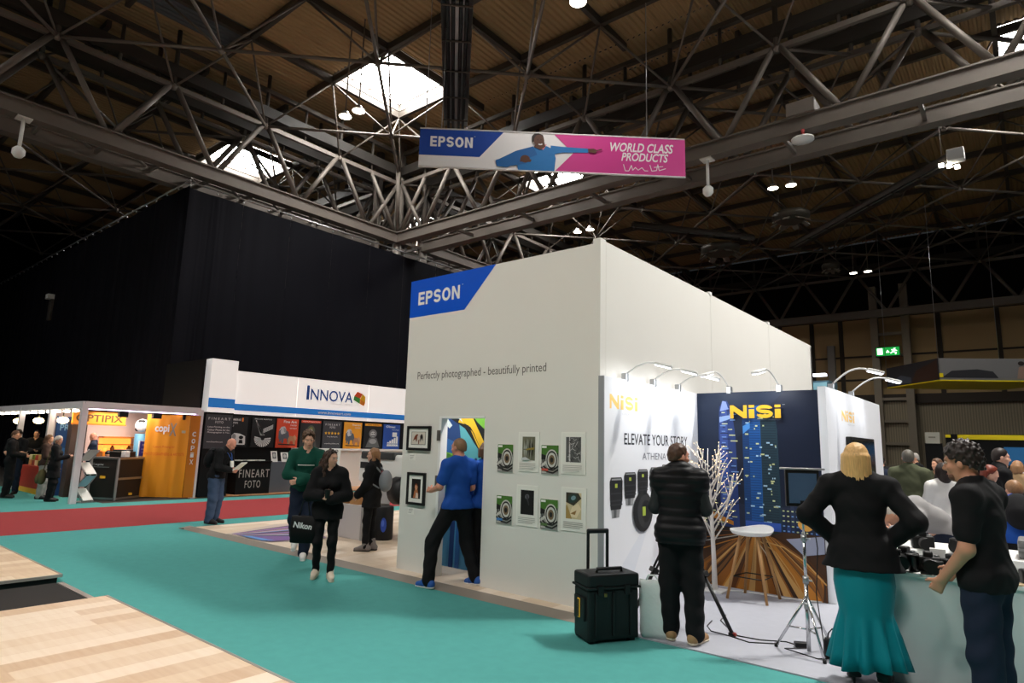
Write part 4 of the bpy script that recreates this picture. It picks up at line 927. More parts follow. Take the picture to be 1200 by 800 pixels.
for k, (y, l) in enumerate(((3.85, 'stack of white paper sheets at the left of the black counter'), (4.25, 'middle stack of white paper sheets on the black counter'), (4.6, 'stack of white paper at the right of the black counter'))):
    b = MB(); b.obox((-15.4, y, 1.045), (.22, .3, .03), paper, Euler((0, 0, .2 * k)).to_matrix()); t = b.build('paper_stack'); tag(t, l, 'paper', 'paper stacks on the black counter')
wh2 = mat('slat_white', (226, 222, 218), .5)
b = MB(); b.box(-16.9, -16.3, 6.7, 14, .03, 1.36, wh2); b.box(-16.95, -16.2, 6.65, 14, 1.36, 1.42, white); t = b.build('display_unit'); tag(t, 'long white display unit below the row of posters', 'display unit')

def brochure_stand(x, y, rz, h, label):
    t = thing('brochure_stand', label, 'brochure stand', (x, y, 0), rz, 'folding brochure stands'); n = 4; zz = [h * k / n for k in range(n + 1)]
    for s_ in (-1, 1):
        b = MB(); b.tube([(s_ * .15, (.16 if k % 2 else -.16) * (1 if k else 1), .02 + z) for k, z in enumerate(zz)], .014, alu, 6); b.build('zigzag_rail', t, world=False)
    for k in range(n):
        y0, y1 = (-.16, .16) if k % 2 == 0 else (.16, -.16); b = MB(); b.prism([(-.13, y0, zz[k] + .05), (.13, y0, zz[k] + .05), (.13, y1, zz[k + 1]), (-.13, y1, zz[k + 1])], (0, -.012, .012), (paper, ink(150, 196, 214), paper, ink(196, 196, 196))[k]); b.build('brochure', t, world=False)
    b = MB(); b.box(-.2, .2, -.24, .2, 0, .02, alu); b.build('base', t, world=False)
brochure_stand(-15.9, 3.3, 1.57, 1.15, 'zigzag leaflet stand beside the bald man reading, at the black counter')
brochure_stand(-15.3, -.16, 1.9, 1.32, 'zigzag leaflet stand left of the silver-edged black case counter')

# ================================================================== YELLOW GIFT STAND (far left)
fr = mat('frame_white', (226, 218, 222), .45)
t = thing('frame_stand', 'white post-and-beam market stand lit with bulbs at the far left', 'stand', (-16, 1, 0))
for (x, y) in ((-15, -.5), (-15, 2.42), (-17.6, -.5), (-20.6, -.5)): b = MB(); b.box(x - .07, x + .07, y - .07, y + .07, 0, 2.5, fr); b.build('post', t)
for q in ((-15.06, -14.94, -.5, 2.42, 2.38, 2.56), (-26, -15, -.56, -.44, 2.38, 2.56), (-21, -15, 2.36, 2.42, 2.38, 2.56)): b = MB(); b.box(*q, fr); b.build('beam', t)
b = MB(); b.box(-18.1, -18.0, -.4, 2.36, 0, 2.4, mat('pinkish_wall', (226, 202, 196), .6)); b.build('back_wall', t)
b = MB(); b.box(-15.2, -15.14, -.4, 2.4, 2.36, 2.4, mat('strip_light', (240, 214, 255), emit=7)); b.build('light_strip', t)
for k, x in enumerate(np.arange(-15.8, -25, -.75)): b = MB(); b.box(x - .28, x, -.46, -.38, 2.3, 2.36, glow); b.build('light_strip', t)
for k, y in enumerate((.35, 1.2, 2.0)): b = MB(); b.box(-15.25, -15.1, y, y + .22, 2.2, 2.36, black, .01); b.build('spotlight', t)
for k, (x, y) in enumerate(((-16.6, -.9), (-19.2, -.8), (-21.8, -.7))):
    L = thing('globe_bulb', ('warm globe bulb beside the corner post of the market stand', 'warm globe bulb between the first two side posts', 'warm globe bulb farthest left on the market stand')[k], 'bulb', (x, y + .4, 2.1), 0, 'globe bulbs on the market stand')
    b = MB(); b.tube([(x, y + .4, 2.16), (x, y + .4, 2.4)], .015, black, 6); b.build('cord', L)
    b = MB(); b.sph((x, y + .4, 2.08), (.14, .14, .09), mat('bulb_warm', (255, 222, 150), emit=18), 12); b.build('globe', L)
Lw = bpy.data.lights.new('stand_light', 'AREA'); Lw.energy = 90; Lw.size = 1.6; Lw.color = (1, .86, .74); o = bpy.data.objects.new('stand_light', Lw); COL.objects.link(o); o.location = (-16.4, 1, 2.34); o.parent = None
ym = mat('gift_yellow', (232, 150, 34), .5); ym2 = mat('gift_yellow_dark', (196, 116, 24), .5)
t = thing('fabric_wall', 'bright yellow-orange printed fabric wall at the end of the market stand', 'banner wall', (-15.4, 1.9, 0))
P0, P1, P2 = Vector((-15.9, 1.35, .03)), Vector((-14.98, 2.16, .03)), Vector((-15.08, 2.36, .03)); up = Vector((0, 0, 1))
d = (P1 - P0).normalized(); n_ = d.cross(up); b = MB()
b.loft([[P0 + d * (1.226 * k / 24) + up * z + n_ * (.012 * math.sin(k * 1.1) + (.05 * max(0, math.sin(k * .8)) if z < .3 else 0)) for k in range(25)] for z in (0, .25, .6, 2.3)], ym, cap=False, closed=False); b.build('front_sheet', t)
a = Art(P0 + n_ * .03, d, up, 1.226, 2.3, .002, .012); a.text('copi', .22, .76, .55, .88, pw, .03); a.text('X', .56, .74, .72, .9, ink(150, 140, 130), .02); a.rect(.84, .78, .93, .81, ink(180, 170, 150)); a.text('Custom Printing for', .22, .585, .72, .62, ink(210, 70, 30)); a.text('PHOTOGRAPHERS & ARTISTS', .05, .5, .95, .535, ink(214, 80, 30)); a.build('print', t)
d2_ = (Vector((-14.78, 2.6, 0)) - Vector((-14.98, 2.16, 0))).normalized(); b = MB(); b.prism([P1, P1 + d2_ * .24, P1 + d2_ * .24 + up * 2.3, P1 + up * 2.3], d * .02, ym2); b.build('side_sheet', t)
a = Art(P1 + d * .01, d2_, up, .24, 2.3, .002, .012); 
for k, ch in enumerate('copiX'): a.text(ch, .3, .74 - .085 * k, .7, .8 - .085 * k, pw, .02)
a.build('print', t)
# silver-edged flight case counter
B_ = Vector((-15.32, .55, 0)); e1 = Vector((-.69, -.37, 0)).normalized(); e2 = Vector((-.56, .83, 0)).normalized(); Hc = 1.1
t = thing('flight_case_counter', 'black flight-case counter with silver edges and small yellow catches', 'counter', B_)
def fc(u, v, z): return B_ + e1 * u + e2 * v + up * z
wl_, dl = .84, 2.2
b = MB(); b.prism([fc(0, 0, .04), fc(wl_, 0, .04), fc(wl_, dl, .04), fc(0, dl, .04)], up * (Hc - .04), mat('case_brownblack', (38, 30, 26), .5)); b.build('body', t)
ed = [((0, 0, 0), (0, 0, Hc)), ((wl_, 0, 0), (wl_, 0, Hc)), ((0, dl, 0), (0, dl, Hc)), ((0, 0, .04), (wl_, 0, .04)), ((0, 0, Hc), (wl_, 0, Hc)), ((0, 0, .04), (0, dl, .04)), ((0, 0, Hc), (0, dl, Hc)), ((wl_, 0, Hc), (wl_, dl, Hc)), ((0, dl, Hc), (wl_, dl, Hc)), ((0, 0, .56), (0, dl, .56)), ((0, dl * .5, .04), (0, dl * .5, .56))]
for p_, q_ in ed: b = MB(); b.bar(fc(*p_), fc(*q_), .055, .055, alu); b.build('edge_rail', t)
for u, v, z in ((-.03, dl * .5, .66), (-.03, dl * .25, .14), (-.03, dl * .75, .14)): b = MB(); b.obox(fc(u, v, z), (.08, .08, .06), yellow); b.build('catch', t)
b = MB(); b.obox(fc(wl_ * .5, -.03, .6), (.16, .08, .06), yellow); b.build('catch', t)
a = Art(fc(-.035, dl * .62, .8), -e2 * -1, up, .6, .16, .002, .004); a.text('Copix', 0, .2, 1, 1, pw, .03); a.rect(.2, 0, .8, .08, pw); a.build('lettering', t)
a = Art(fc(wl_ * .95, -.035, .86), -e1, up, .62, .1, .002, .004); a.text('Copix', 0, .3, .6, 1, pw); a.rect(0, 0, .9, .1, ink(150, 150, 150)); a.build('lettering', t)
b = MB(); b.obox(fc(.35, .55, Hc + .1), (.5, .45, .16), black, Matrix((e1, e2, up)).transposed(), .02); b.obox(fc(.35, .55, Hc + .2), (.44, .3, .06), dark_metal, Matrix((e1, e2, up)).transposed(), .02); t = b.build('photo_printer'); tag(t, 'low black printer on top of the flight-case counter', 'printer')
b = MB(); b.obox(fc(.1, .35, Hc + .11), (.12, .2, .16), white, Matrix((e1, e2, up)).transposed(), .01); t = b.build('tissue_box'); tag(t, 'small white box beside the printer on the flight-case counter', 'box')
t = thing('counter_sign', 'upright purple-blue sign in a white frame on the flight-case counter', 'sign', fc(.2, 1.2, Hc + .03))
R_ = Matrix((e2, e1, up)).transposed(); b = MB(); b.obox(fc(.2, 1.2, Hc + .25), (.46, .03, .46), white, R_); b.build('frame', t)
a = Art(fc(.178, .99, Hc + .05), e2, up, .42, .41, .001, .004); a.rect(0, 0, 1, 1, ink(64, 56, 150)); a.text('WEDDING', .2, .68, .8, .82, pw, .01); a.rect(.15, .42, .85, .5, ink(150, 146, 214)).rect(.2, .2, .8, .3, ink(130, 126, 200)); a.build('print', t)
# goods at the back of the market stand
t = thing('hanging_sign', 'yellow board sign with brown capitals hung inside the market stand', 'sign', (-17, .6, 2.0))
b = MB(); b.box(-16.66, -16.6, -.28, 1.04, 2.0, 2.34, ym); b.build('board', t)
b = MB(); 
for q in ((-16.6, -16.58, -.3, 1.06, 2.32, 2.36), (-16.6, -16.58, -.3, 1.06, 1.98, 2.02)): b.box(*q, ym2)
b.build('frame', t)
a = Art((-16.6, -.28, 2.0), (0, 1, 0), (0, 0, 1), 1.32, .34, .002, .004); a.text('OPTIPIX', .06, .2, .95, .8, ink(92, 58, 16), .02); a.build('lettering', t)
for y in (-.2, .96): b = MB(); b.tube([(-16.63, y, 2.34), (-16.63, y, 2.45)], .012, black, 5); b.build('hanger', t)
t = thing('lit_shelf', 'low glowing amber display shelf at the back of the market stand', 'shelf', (-17.7, 1.3, 0)); am_ = mat('shelf_glow', (255, 170, 70), emit=1.6)
b = MB(); b.box(-18, -17.5, .85, 1.75, 0, 1.2, ym2); b.build('cabinet', t)
for z in (1.2, 1.42, 1.64): b = MB(); b.box(-18, -17.55, .85, 1.75, z, z + .03, ym2); b.build('board', t)
b = MB(); b.box(-17.99, -17.97, .87, 1.73, 1.24, 1.62, am_); b.build('light_panel', t)
for k, y in enumerate((.95, 1.15, 1.4, 1.6)): b = MB(); b.lathe([(.05, 0), (.06, .1), (.03, .14), (.03, .18)], (-17.7, y, 1.23), (am_, ink(120, 70, 30))[k % 2], 10); o = b.build('glass_jar'); tag(o, ('first jar from the left on the glowing amber shelf', 'second jar from the left on the glowing amber shelf', 'third jar from the left on the glowing amber shelf', 'rightmost jar on the glowing amber shelf')[k], 'jar', 'jars on the amber shelf')
t = thing('ball_lamp', 'blue cylinder stand topped by a black and white ball, beside the yellow wall', 'ornament', (-17.2, 1.9, 0))
b = MB(); b.lathe([(.17, 0), (.17, 1.75), (.15, 1.77)], (-17.2, 1.72, 0), ink(86, 140, 170), 16); b.build('cylinder', t)
b = MB(); b.sph((-17.2, 1.72, 2.02), .2, ink(226, 226, 232), 14)
for k in range(9): v = Vector((math.sin(k * 2.4), math.cos(k * 2.4), math.sin(k * 1.3))).normalized(); b.sph(Vector((-17.2, 1.72, 2.02)) + v * .16, .07, kd, 7)
b.build('ball', t)
b = MB(); b.box(-17.7, -17.6, -.35, .2, 0, 2.2, ink(36, 74, 130)); t = b.build('pull_up_banner'); tag(t, 'blue pull-up banner behind the grey-haired visitors', 'banner')
a = Art((-17.6, -.35, 0), (0, 1, 0), (0, 0, 1), .55, 2.2, .002, .004); a.text('PRO', .15, .82, .85, .9, ink(150, 196, 230), .01); a.rect(.1, .4, .9, .6, ink(60, 110, 170)); a.build('print', t)
b = MB(); b.box(-17.35, -17.0, -.15, .22, 0, 2.05, ink(74, 58, 52)); b.box(-17.37, -16.98, -.17, .24, 2.05, 2.09, ink(60, 46, 42)); t = b.build('tall_cabinet'); tag(t, 'narrow brown cabinet right behind the white corner post', 'cabinet')
t = thing('goods_table', 'low table of red and yellow gift boxes at the left edge', 'table', (-19.3, -.6, 0)); b = MB(); b.box(-20.2, -18.2, -.42, .3, .7, .76, ink(170, 40, 30)); b.build('tabletop', t)
b = MB(); b.box(-20.2, -18.2, -.44, -.42, .12, .76, ink(190, 50, 34)); b.box(-20.2, -18.2, -.45, -.44, .0, .14, yellow); b.build('front_cloth', t)
for (x, y) in ((-20.1, .2), (-18.3, .2), (-20.1, -.35), (-18.3, -.35)): b = MB(); b.box(x - .03, x + .03, y - .03, y + .03, 0, .7, black); b.build('leg', t)
cc = [ink(206, 150, 90), ink(150, 70, 50), ink(226, 206, 160), ink(120, 140, 40), ink(196, 60, 46)]; q = 0
names = ['tan', 'brown', 'cream', 'olive', 'red']; cols9 = ['leftmost', 'second', 'third', 'fourth', 'fifth', 'rightmost']
for k in range(6):
    for lv in range(2):
        x = -20.0 + .3 * k; b = MB(); b.box(x, x + .24, -.3, -.05, .76 + .16 * lv, .91 + .16 * lv, cc[(k + 2 * lv) % 5], .01); o = b.build('gift_box'); tag(o, '%s gift box, %s along the low table, %s tier' % (names[(k + 2 * lv) % 5], cols9[k], ('bottom', 'top')[lv]), 'box', 'gift boxes on the low table')

# ================================================================== ON AND AROUND THE FILTER STAND
# hard travel case
N0 = Vector((.44, -.93, 0)); ew = Vector((.5, .866, 0)); ed_ = Vector((-.866, .5, 0)); cw, cd, ch = .53, .29, .6
def cs(u, v, z): return N0 + ew * u + ed_ * v + up * z
RC = Matrix((ew, ed_, up)).transposed(); cb = mat('case_black', (22, 24, 25), .55)
t = thing('wheeled_case', 'black hard travel case with raised handle and yellow side latch', 'suitcase', cs(cw / 2, cd / 2, 0))
b = MB(); b.obox(cs(cw / 2, cd / 2, .245), (cw, cd, .45), cb, RC, .022); b.build('shell', t)
b = MB(); b.obox(cs(cw / 2, cd / 2, .54), (cw + .012, cd + .012, .12), cb, RC, .022); b.obox(cs(cw / 2, cd / 2, .478), (cw + .03, cd + .03, .02), cb, RC, .004); b.build('lid', t)
for u in (.08, .26, .44): b = MB(); b.obox(cs(u, -.008, .25), (.03, .02, .38), cb, RC, .006); b.build('rib', t)
b = MB(); b.obox(cs(-.012, cd * .5, .29), (.02, .2, .2), cb, RC, .004); b.obox(cs(-.02, cd * .5, .29), (.02, .05, .17), yellow, RC, .008); b.build('side_latch', t)
for u in (.12, .4): b = MB(); b.obox(cs(u, -.016, .46), (.06, .025, .09), black, RC, .006); b.build('latch', t)
b = MB(); b.obox(cs(.17, -.014, .42), (.025, .012, .03), mat('brass', (150, 124, 70), .4, metal=.6), RC); b.build('padlock_tab', t)
b = MB(); b.tube([cs(.14, .1, .6), cs(.14, .1, .63), cs(.4, .1, .63), cs(.4, .1, .6)], .016, black, 8); b.build('carry_handle', t)
for u in (.15, .36): b = MB(); b.obox(cs(u, cd + .008, .62), (.028, .018, .66), black, RC, .004); b.build('pull_tube', t)
b = MB(); b.obox(cs(.255, cd + .008, .945), (.24, .032, .045), black, RC, .014); b.build('pull_grip', t)
for u in (.05, cw - .05):
    b = MB(); c = cs(u, cd + .0, .045); b.tube([c - ew * .02, c + ew * .02], .044, black, 16); b.build('wheel', t)
for u in (.06, cw - .06): b = MB(); b.obox(cs(u, .05, .012), (.06, .05, .024), black, RC); b.build('foot', t)
# white carrier bag
bagm = mat('bag_white', (214, 222, 220), .5, bump=.6, bscale=9); t = thing('carrier_bag', 'white plastic carrier bag standing between the black case and the man', 'bag', (.79, -.3, .012))
R0 = Euler((0, 0, .45)).to_matrix(); rings = []
for z, wx, wy, jx in ((0.0, .12, .07, 0), (.05, .135, .08, 0), (.2, .135, .065, -.005), (.36, .13, .045, -.012), (.46, .125, .025, -.02), (.5, .115, .012, -.025)):
    rings.append([Vector((.78 + jx, -.3, .012 + z)) + R0 @ Vector((wx * (abs(math.cos(q)) ** .5) * math.copysign(1, math.cos(q)) + .006 * math.sin(5 * q + z * 20), wy * (abs(math.sin(q)) ** .6) * math.copysign(1, math.sin(q)) + .006 * math.cos(4 * q + z * 14), .01 * math.sin(3 * q) * (z > .4))) for q in [2 * math.pi * k / 28 for k in range(28)]])
b = MB(); b.loft(rings, bagm); b.build('body', t)
b = MB(); b.tube([Vector((.76, -.3, .51)) + R0 @ Vector((-.06, 0, 0)), Vector((.75, -.3, .56)) + R0 @ Vector((-.03, 0, 0)), Vector((.75, -.3, .56)) + R0 @ Vector((.03, 0, 0)), Vector((.76, -.3, .51)) + R0 @ Vector((.06, 0, 0))], .008, bagm, 6); b.build('handle', t)

# lit twig tree
t = thing('twig_tree', 'white twig tree with tiny lights in front of the navy mural', 'tree', (.45, 2.0, .012)); bark = mat('white_bark', (226, 220, 214), .6, bump=.4, bscale=40)
TB = Vector((.45, 2.0, .012)); b = MB(); b.obox(TB + Vector((0, 0, .012)), (.26, .26, .024), white, None, .006); b.build('base', t)
trunk = [TB + Vector((.0, 0, .02)), TB + Vector((-.005, 0, .4)), TB + Vector((-.02, 0, .85)), TB + Vector((-.03, .0, 1.2)), TB + Vector((-.06, 0, 1.5)), TB + Vector((-.05, 0, 1.76))]
b = MB(); b.tube(trunk, [.038, .03, .026, .016, .009, .004], bark, 8); b.build('trunk', t)
tr = random.Random(21); br_ = MB(); lights = []
side = Vector((.77, .64, 0)); dep = Vector((-.64, .77, 0))
for k in range(20):
    h = .58 + .05 * k; base = TB + Vector((-.02 - .02 * (h - .6), 0, h)); s_ = -1 if k % 2 else 1; L0 = min(.78, (1.95 - h) * .62) * tr.uniform(.7, 1.08); az = tr.uniform(-1, 1)
    dirv = (side * s_ * tr.uniform(.3, .85) + dep * az * .6 + up * tr.uniform(.8, 1.15)).normalized(); mid = base + dirv * L0 * .5 - up * .015 + side * s_ * .02; tip = base + dirv * L0 + up * tr.uniform(.03, .1); fit = lambda v: Vector((max(v.x, .14), min(v.y, 2.36), v.z)); mid, tip = fit(mid), fit(tip)
    br_.tube([base, base.lerp(mid, .5), mid, tip], [.012, .01, .008, .004], bark, 5)
    for j in range(4):
        f = .25 + .19 * j + tr.uniform(-.04, .04); p = (base.lerp(mid, f * 2) if f < .5 else mid.lerp(tip, f * 2 - 1)); d3_ = (dirv * .8 + side * tr.uniform(-.7, .7) + dep * tr.uniform(-.6, .6) + up * .4).normalized(); q = fit(p + d3_ * tr.uniform(.1, .26)); br_.tube([p, p.lerp(q, .5) + up * .01, q], [.006, .005, .003], bark, 4)
        lights += [q, p.lerp(q, .5)]
    lights.append(tip)
br_.build('branches', t)
lb = MB()
for p in lights: lb.sph(p, .0055, mat('twig_light', (255, 216, 160), emit=4), 5)
o = lb.build('fairy_lights', t); o['kind'] = 'stuff'

# stool
t = thing('bar_stool', 'white shell stool with four wooden legs in front of the mural', 'stool', (.95, 1.92, .012)); oak = mat('oak', (176, 132, 84), .5, var=.15, scale=12)
SCn = Vector((.95, 1.94, 0)); ax_ = Vector((.77, .64, 0)); ay_ = Vector((-.64, .77, 0)); rings = []
for (rr_, z) in ((.04, .742), (.15, .745), (.22, .762), (.245, .79), (.25, .812), (.235, .806), (.2, .785), (.1, .768), (.01, .765)):
    ring = []
    for k in range(28):
        q = 2 * math.pi * k / 28; lift = .05 * max(0, math.cos(q - .5)) ** 2 * (rr_ / .25) ** 2; ring.append(SCn + ax_ * (rr_ * 1.02 * math.cos(q)) + ay_ * (rr_ * .92 * math.sin(q)) + up * (z + lift))
    rings.append(ring)
b = MB(); b.loft(rings, white); b.build('seat', t)
feet = [(.70, 1.74), (1.17, 1.72), (.76, 2.18), (1.18, 2.17)]
for fx, fy in feet: b = MB(); tp = SCn.lerp(Vector((fx, fy, 0)), .42); b.tube([(fx, fy, .012), (tp.x, tp.y, .76)], [.016, .021], oak, 10); b.build('leg', t)
b = MB(); pts = [Vector((fx, fy, 0)).lerp(SCn, .24) + up * .27 for fx, fy in (feet[0], feet[1], feet[3], feet[2])]
for k in range(4): b.tube([pts[k], pts[(k + 1) % 4]], .007, black, 6)
b.build('foot_ring', t)

# chrome light stand with field monitor
t = thing('light_stand', 'chrome light stand carrying a flat monitor, beside the blonde woman', 'light stand', (2.0, .22, .012)); SP = Vector((2.0, .22, .012))
b = MB(); b.tube([SP + up * .02, SP + up * .62], .018, chrome, 12); b.tube([SP + up * .62, SP + up * 1.0], .014, chrome, 12); b.tube([SP + up * 1.0, SP + up * 1.26], .011, chrome, 12); b.build('pole', t)
for z in (.62, .98, .4): b = MB(); b.tube([SP + up * (z - .03), SP + up * (z + .03)], .026, alu, 12); b.tube([SP + up * z, SP + up * z + Vector((.06, -.03, .0))], .008, alu, 6); b.build('collar', t)
for fx, fy in ((1.72, .22), (2.17, .03), (2.13, .51)):
    f = Vector((fx, fy, .022)); L_ = MB(); L_.tube([SP + up * .48, f], .012, chrome, 8); lg = L_.build('leg', t)
    L_ = MB(); m_ = (SP + up * .48).lerp(f, .6); L_.tube([SP + up * .2, m_], .008, chrome, 6); L_.build('brace', lg)
    L_ = MB(); L_.tube([f + up * .02, f - up * .01], .016, black, 8); L_.build('rubber_foot', lg)
MC = SP + up * 1.42 + Vector((.0, .02, 0)); RM = Matrix(((.82, .57, 0), (-.57, .82, 0), (0, 0, 1))).transposed()
b = MB(); b.tube([SP + up * 1.2, SP + up * 1.27], .02, black, 8); b.obox(MC - up * .15, (.06, .05, .08), black, RM); b.build('bracket', t)
b = MB(); b.obox(MC, (.3, .035, .33), black, RM, .006); b.build('monitor', t)
b = MB(); b.obox(MC + RM @ Vector((0, -.02, 0)), (.25, .004, .27), mat('monitor_glass', (92, 118, 150), .1, metal=.3), RM); b.build('monitor_screen', t)
b = MB(); b.tube([MC + RM @ Vector((-.2, -.02, .175)), MC + RM @ Vector((.2, -.02, .175))], .01, alu, 8); b.build('top_bar', t)
b = MB(); b.tube([MC - up * .1 + Vector((.05, .03, 0)), SP + Vector((.1, .05, .9)), SP + Vector((.07, .05, .5)), SP + Vector((.1, .12, .02)), SP + Vector((.25, .05, .006)), SP + Vector((.1, -.12, .006)), SP + Vector((-.2, -.02, .006)), SP + Vector((-.05, .1, .01))], .005, black, 5); b.build('cable', t)
b = MB(); b.obox((1.9, .36, .035), (.12, .07, .045), black, Euler((0, 0, .5)).to_matrix(), .01); t = b.build('power_adapter'); tag(t, 'black power adapter on the pale carpet between the light stand legs', 'adapter')
b = MB(); b.tube([(1.9, .36, .02), (1.75, .42, .017), (1.55, .3, .017), (1.35, .28, .017), (1.2, .45, .017), (1.02, .7, .017), (.98, .95, .017), (.9, 1.2, .2), (.86, 1.25, .45)][:7], .006, black, 6); t = b.build('floor_cable'); tag(t, 'black cable from the adapter across the pale carpet towards the tripod', 'cable')
b = MB(); b.tube([(1.72, .3, .017), (1.5, .15, .017), (1.3, .22, .017), (1.1, .25, .017), (1.0, .4, .017), (.96, .62, .017)], .006, black, 6); t = b.build('floor_cable'); tag(t, 'second black cable looping past the tripod foot', 'cable')
b = MB(); b.tube([(.5, 2.12, .02), (.7, 2.22, .018), (.95, 2.26, .018), (1.2, 2.24, .018), (1.4, 2.3, .018), (1.6, 2.36, .018)], .008, white, 6); t = b.build('floor_cable'); tag(t, 'white cable along the foot of the navy mural', 'cable')

# video tripod
t = thing('video_tripod', 'black video tripod that the man in the quilted vest stands at', 'tripod', (.72, .36, .012)); AP = Vector((.72, .36, 1.02))
for fx, fy, l in ((1.31, .25, 0), (.4, -.1, 1), (.42, .95, 2)):
    f = Vector((fx, fy, .03)); d_ = (f - AP); s_ = d_.cross(up).normalized(); m1 = AP + d_ * .5
    b = MB(); b.tube([AP + s_ * .035, m1 + s_ * .03], .012, black, 8); b.tube([AP - s_ * .035, m1 - s_ * .03], .012, black, 8); b.obox(m1, (.05, .09, .07), black, Matrix((d_.normalized(), s_, d_.normalized().cross(s_))).transposed(), .008); b.tube([m1, f], .019, black, 10); lg = b.build('leg', t)
    b = MB(); b.obox(f + up * .0, (.07, .05, .035), black, None, .01); b.build('foot', lg)
    b = MB(); b.obox(f + up * .005 + Vector((.025, -.01, 0)), (.03, .03, .03), ink(160, 52, 34), None, .006); b.build('foot_cap', lg)
b = MB(); b.tube([AP + (Vector((fx, fy, 0)) - AP) * .52 for fx, fy in ((1.31, .25), (.4, -.1), (.42, .95), (1.31, .25))], .008, black, 6); b.build('spreader', t)
b = MB(); b.lathe([(.06, -.06), (.075, -.02), (.06, .02), (.05, .08)], AP, black, 14); b.obox(AP + up * .11, (.1, .14, .06), black, None, .01); b.tube([AP + Vector((.03, -.05, .1)), AP + Vector((.1, -.3, .02))], .01, black, 6); b.build('head', t)
CB = AP + up * .21; RV = Matrix(((.91, .41, 0), (-.41, .91, 0), (0, 0, 1))).transposed()
t = thing('video_camera', 'black camera on the tripod, hidden in front of the man in the vest', 'camera', CB - up * .07)
b = MB(); b.obox(CB, (.11, .2, .13), black, RV, .015); b.build('body', t); b = MB(); b.tube([CB + RV @ Vector((0, .1, 0)), CB + RV @ Vector((0, .24, 0))], .042, black, 16); b.build('lens', t)

# counter goods
def camera_model(x, y, rz, z, label, s=1.0, lens=.1):
    t = thing('demo_camera', label, 'camera', (x, y, z), rz, 'cameras on the counters'); 
    b = MB(); b.obox((0, 0, .045 * s), (.14 * s, .07 * s, .09 * s), black, None, .012 * s); b.obox((0, 0, .1 * s), (.05 * s, .06 * s, .04 * s), black, None, .01 * s); b.build('body', t, world=False)
    b = MB(); b.tube([(0, -.03 * s, .045 * s), (0, (-.05 - lens) * s, .045 * s)], [.036 * s, .042 * s], black, 16); b.build('lens', t, world=False)
    b = MB(); b.tube([(.045 * s, 0, .088 * s), (.045 * s, 0, .1 * s)], .014 * s, alu, 10); b.build('dial', t, world=False)
ZC = .85
for x, y, r_, s_, l in ((2.7, .14, .5, 1.3, 'first demo camera from the left on the mint counter, by the woman'), (2.78, .2, -.3, 1.4, 'second demo camera from the left on the mint counter'), (2.95, .14, .2, 1.3, 'third demo camera from the left on the mint counter'), (3.1, .2, .8, 1.2, 'fourth demo camera from the left, by the man\'s hands'), (3.6, .1, .4, 1.2, 'demo camera on the mint counter at the right photo edge')):
    camera_model(x, y, r_, ZC, l, s_)
for x, y, h, l in ((2.74, .02, .16, 'upright black lens at the front left of the mint counter'), (2.86, .04, .13, 'upright black lens at the front middle of the mint counter'), (3.02, .02, .1, 'short black lens near the man\'s hands on the mint counter')):
    b = MB(); b.lathe([(.034, 0), (.036, h * .3), (.04, h * .35), (.04, h * .8), (.044, h * .82), (.044, h), (.03, h), (.028, h * .94)], (x, y, ZC), black, 18); t = b.build('camera_lens'); tag(t, l, 'lens', 'lenses standing on the counter')
b = MB(); b.obox((3.0, .32, .93), (.11, .05, .16), white, Euler((0, 0, .1)).to_matrix(), .004); t = b.build('product_box'); tag(t, 'small white product box standing among the cameras on the counter', 'box')
b = MB(); b.obox((3.5, .0, .856), (.2, .1, .012), mat('tan_leather', (206, 176, 140), .6), Euler((0, 0, .3)).to_matrix(), .003); t = b.build('strap_card'); tag(t, 'flat tan card on the mint counter right of the man', 'card')
b = MB(); b.tube([(3.3, .1, .858), (3.42, .2, .858), (3.55, .22, .858), (3.7, .15, .858)], .008, black, 6); t = b.build('camera_strap'); tag(t, 'black camera strap lying on the counter right of the man', 'strap')
t = thing('display_table', 'white second table behind the mint counter', 'table', (3.8, 1.3, .012))
b = MB(); b.box(2.55, 6, .95, 1.75, .84, .9, white); b.build('tabletop', t); b = MB(); b.box(2.6, 5.95, 1.0, 1.7, .012, .84, wh2); b.build('base', t)
b = MB(); b.box(3.5, 3.95, 1.1, 1.5, .9, 1.06, mat('case_grey', (112, 112, 112), .5), .02); b.box(3.5, 3.95, 1.08, 1.1, .97, .99, alu); t = b.build('equipment_case'); tag(t, 'grey equipment case on the white table at the right photo edge', 'case')
for x, y, r_, l in ((2.8, 1.15, .3, 'demo camera on the white second table, left'), (3.1, 1.2, -.2, 'demo camera on the white second table, behind the man')): camera_model(x, y, r_, .9, l, 1.3)

# ================================================================== WIDE PRINTER CORNER OF THE WHITE STAND
t = thing('wide_printer', 'large white floor-standing wide printer with a black roll end', 'printer', (-6.0, 2.1, .03)); px0, px1 = -6.75, -5.25
b = MB(); b.box(px0, px1, 1.9, 2.5, .95, 1.5, white, .05); b.build('body', t)
b = MB(); b.box(px0 + .1, px1 - .4, 1.86, 2.1, 1.4, 1.55, ink(60, 62, 64), .03); b.build('paper_slot', t)
b = MB(); b.box(px0 + .08, px0 + .3, 1.88, 1.92, 1.22, 1.34, ink(30, 32, 36)); b.build('control_panel', t)
b = MB(); b.tube([(px1 - .35, 1.95, .85), (px1, 1.95, .85)], .26, ink(30, 30, 32), 24); b.build('roll_end', t)
b = MB(); b.loft([[Vector((x, 1.9, .95)) for x in (px0 + .2, px1 - .4)], [Vector((x, 1.82, .6)) for x in (px0 + .2, px1 - .4)], [Vector((x, 1.92, .5)) for x in (px0 + .2, px1 - .4)]], ink(170, 168, 168), cap=False, closed=False, smooth=False); b.build('catch_tray', t)
for x in (px0 + .15, px1 - .15): b = MB(); b.box(x - .06, x + .06, 1.95, 2.45, .03, .95, white, .01); b.build('leg', t)
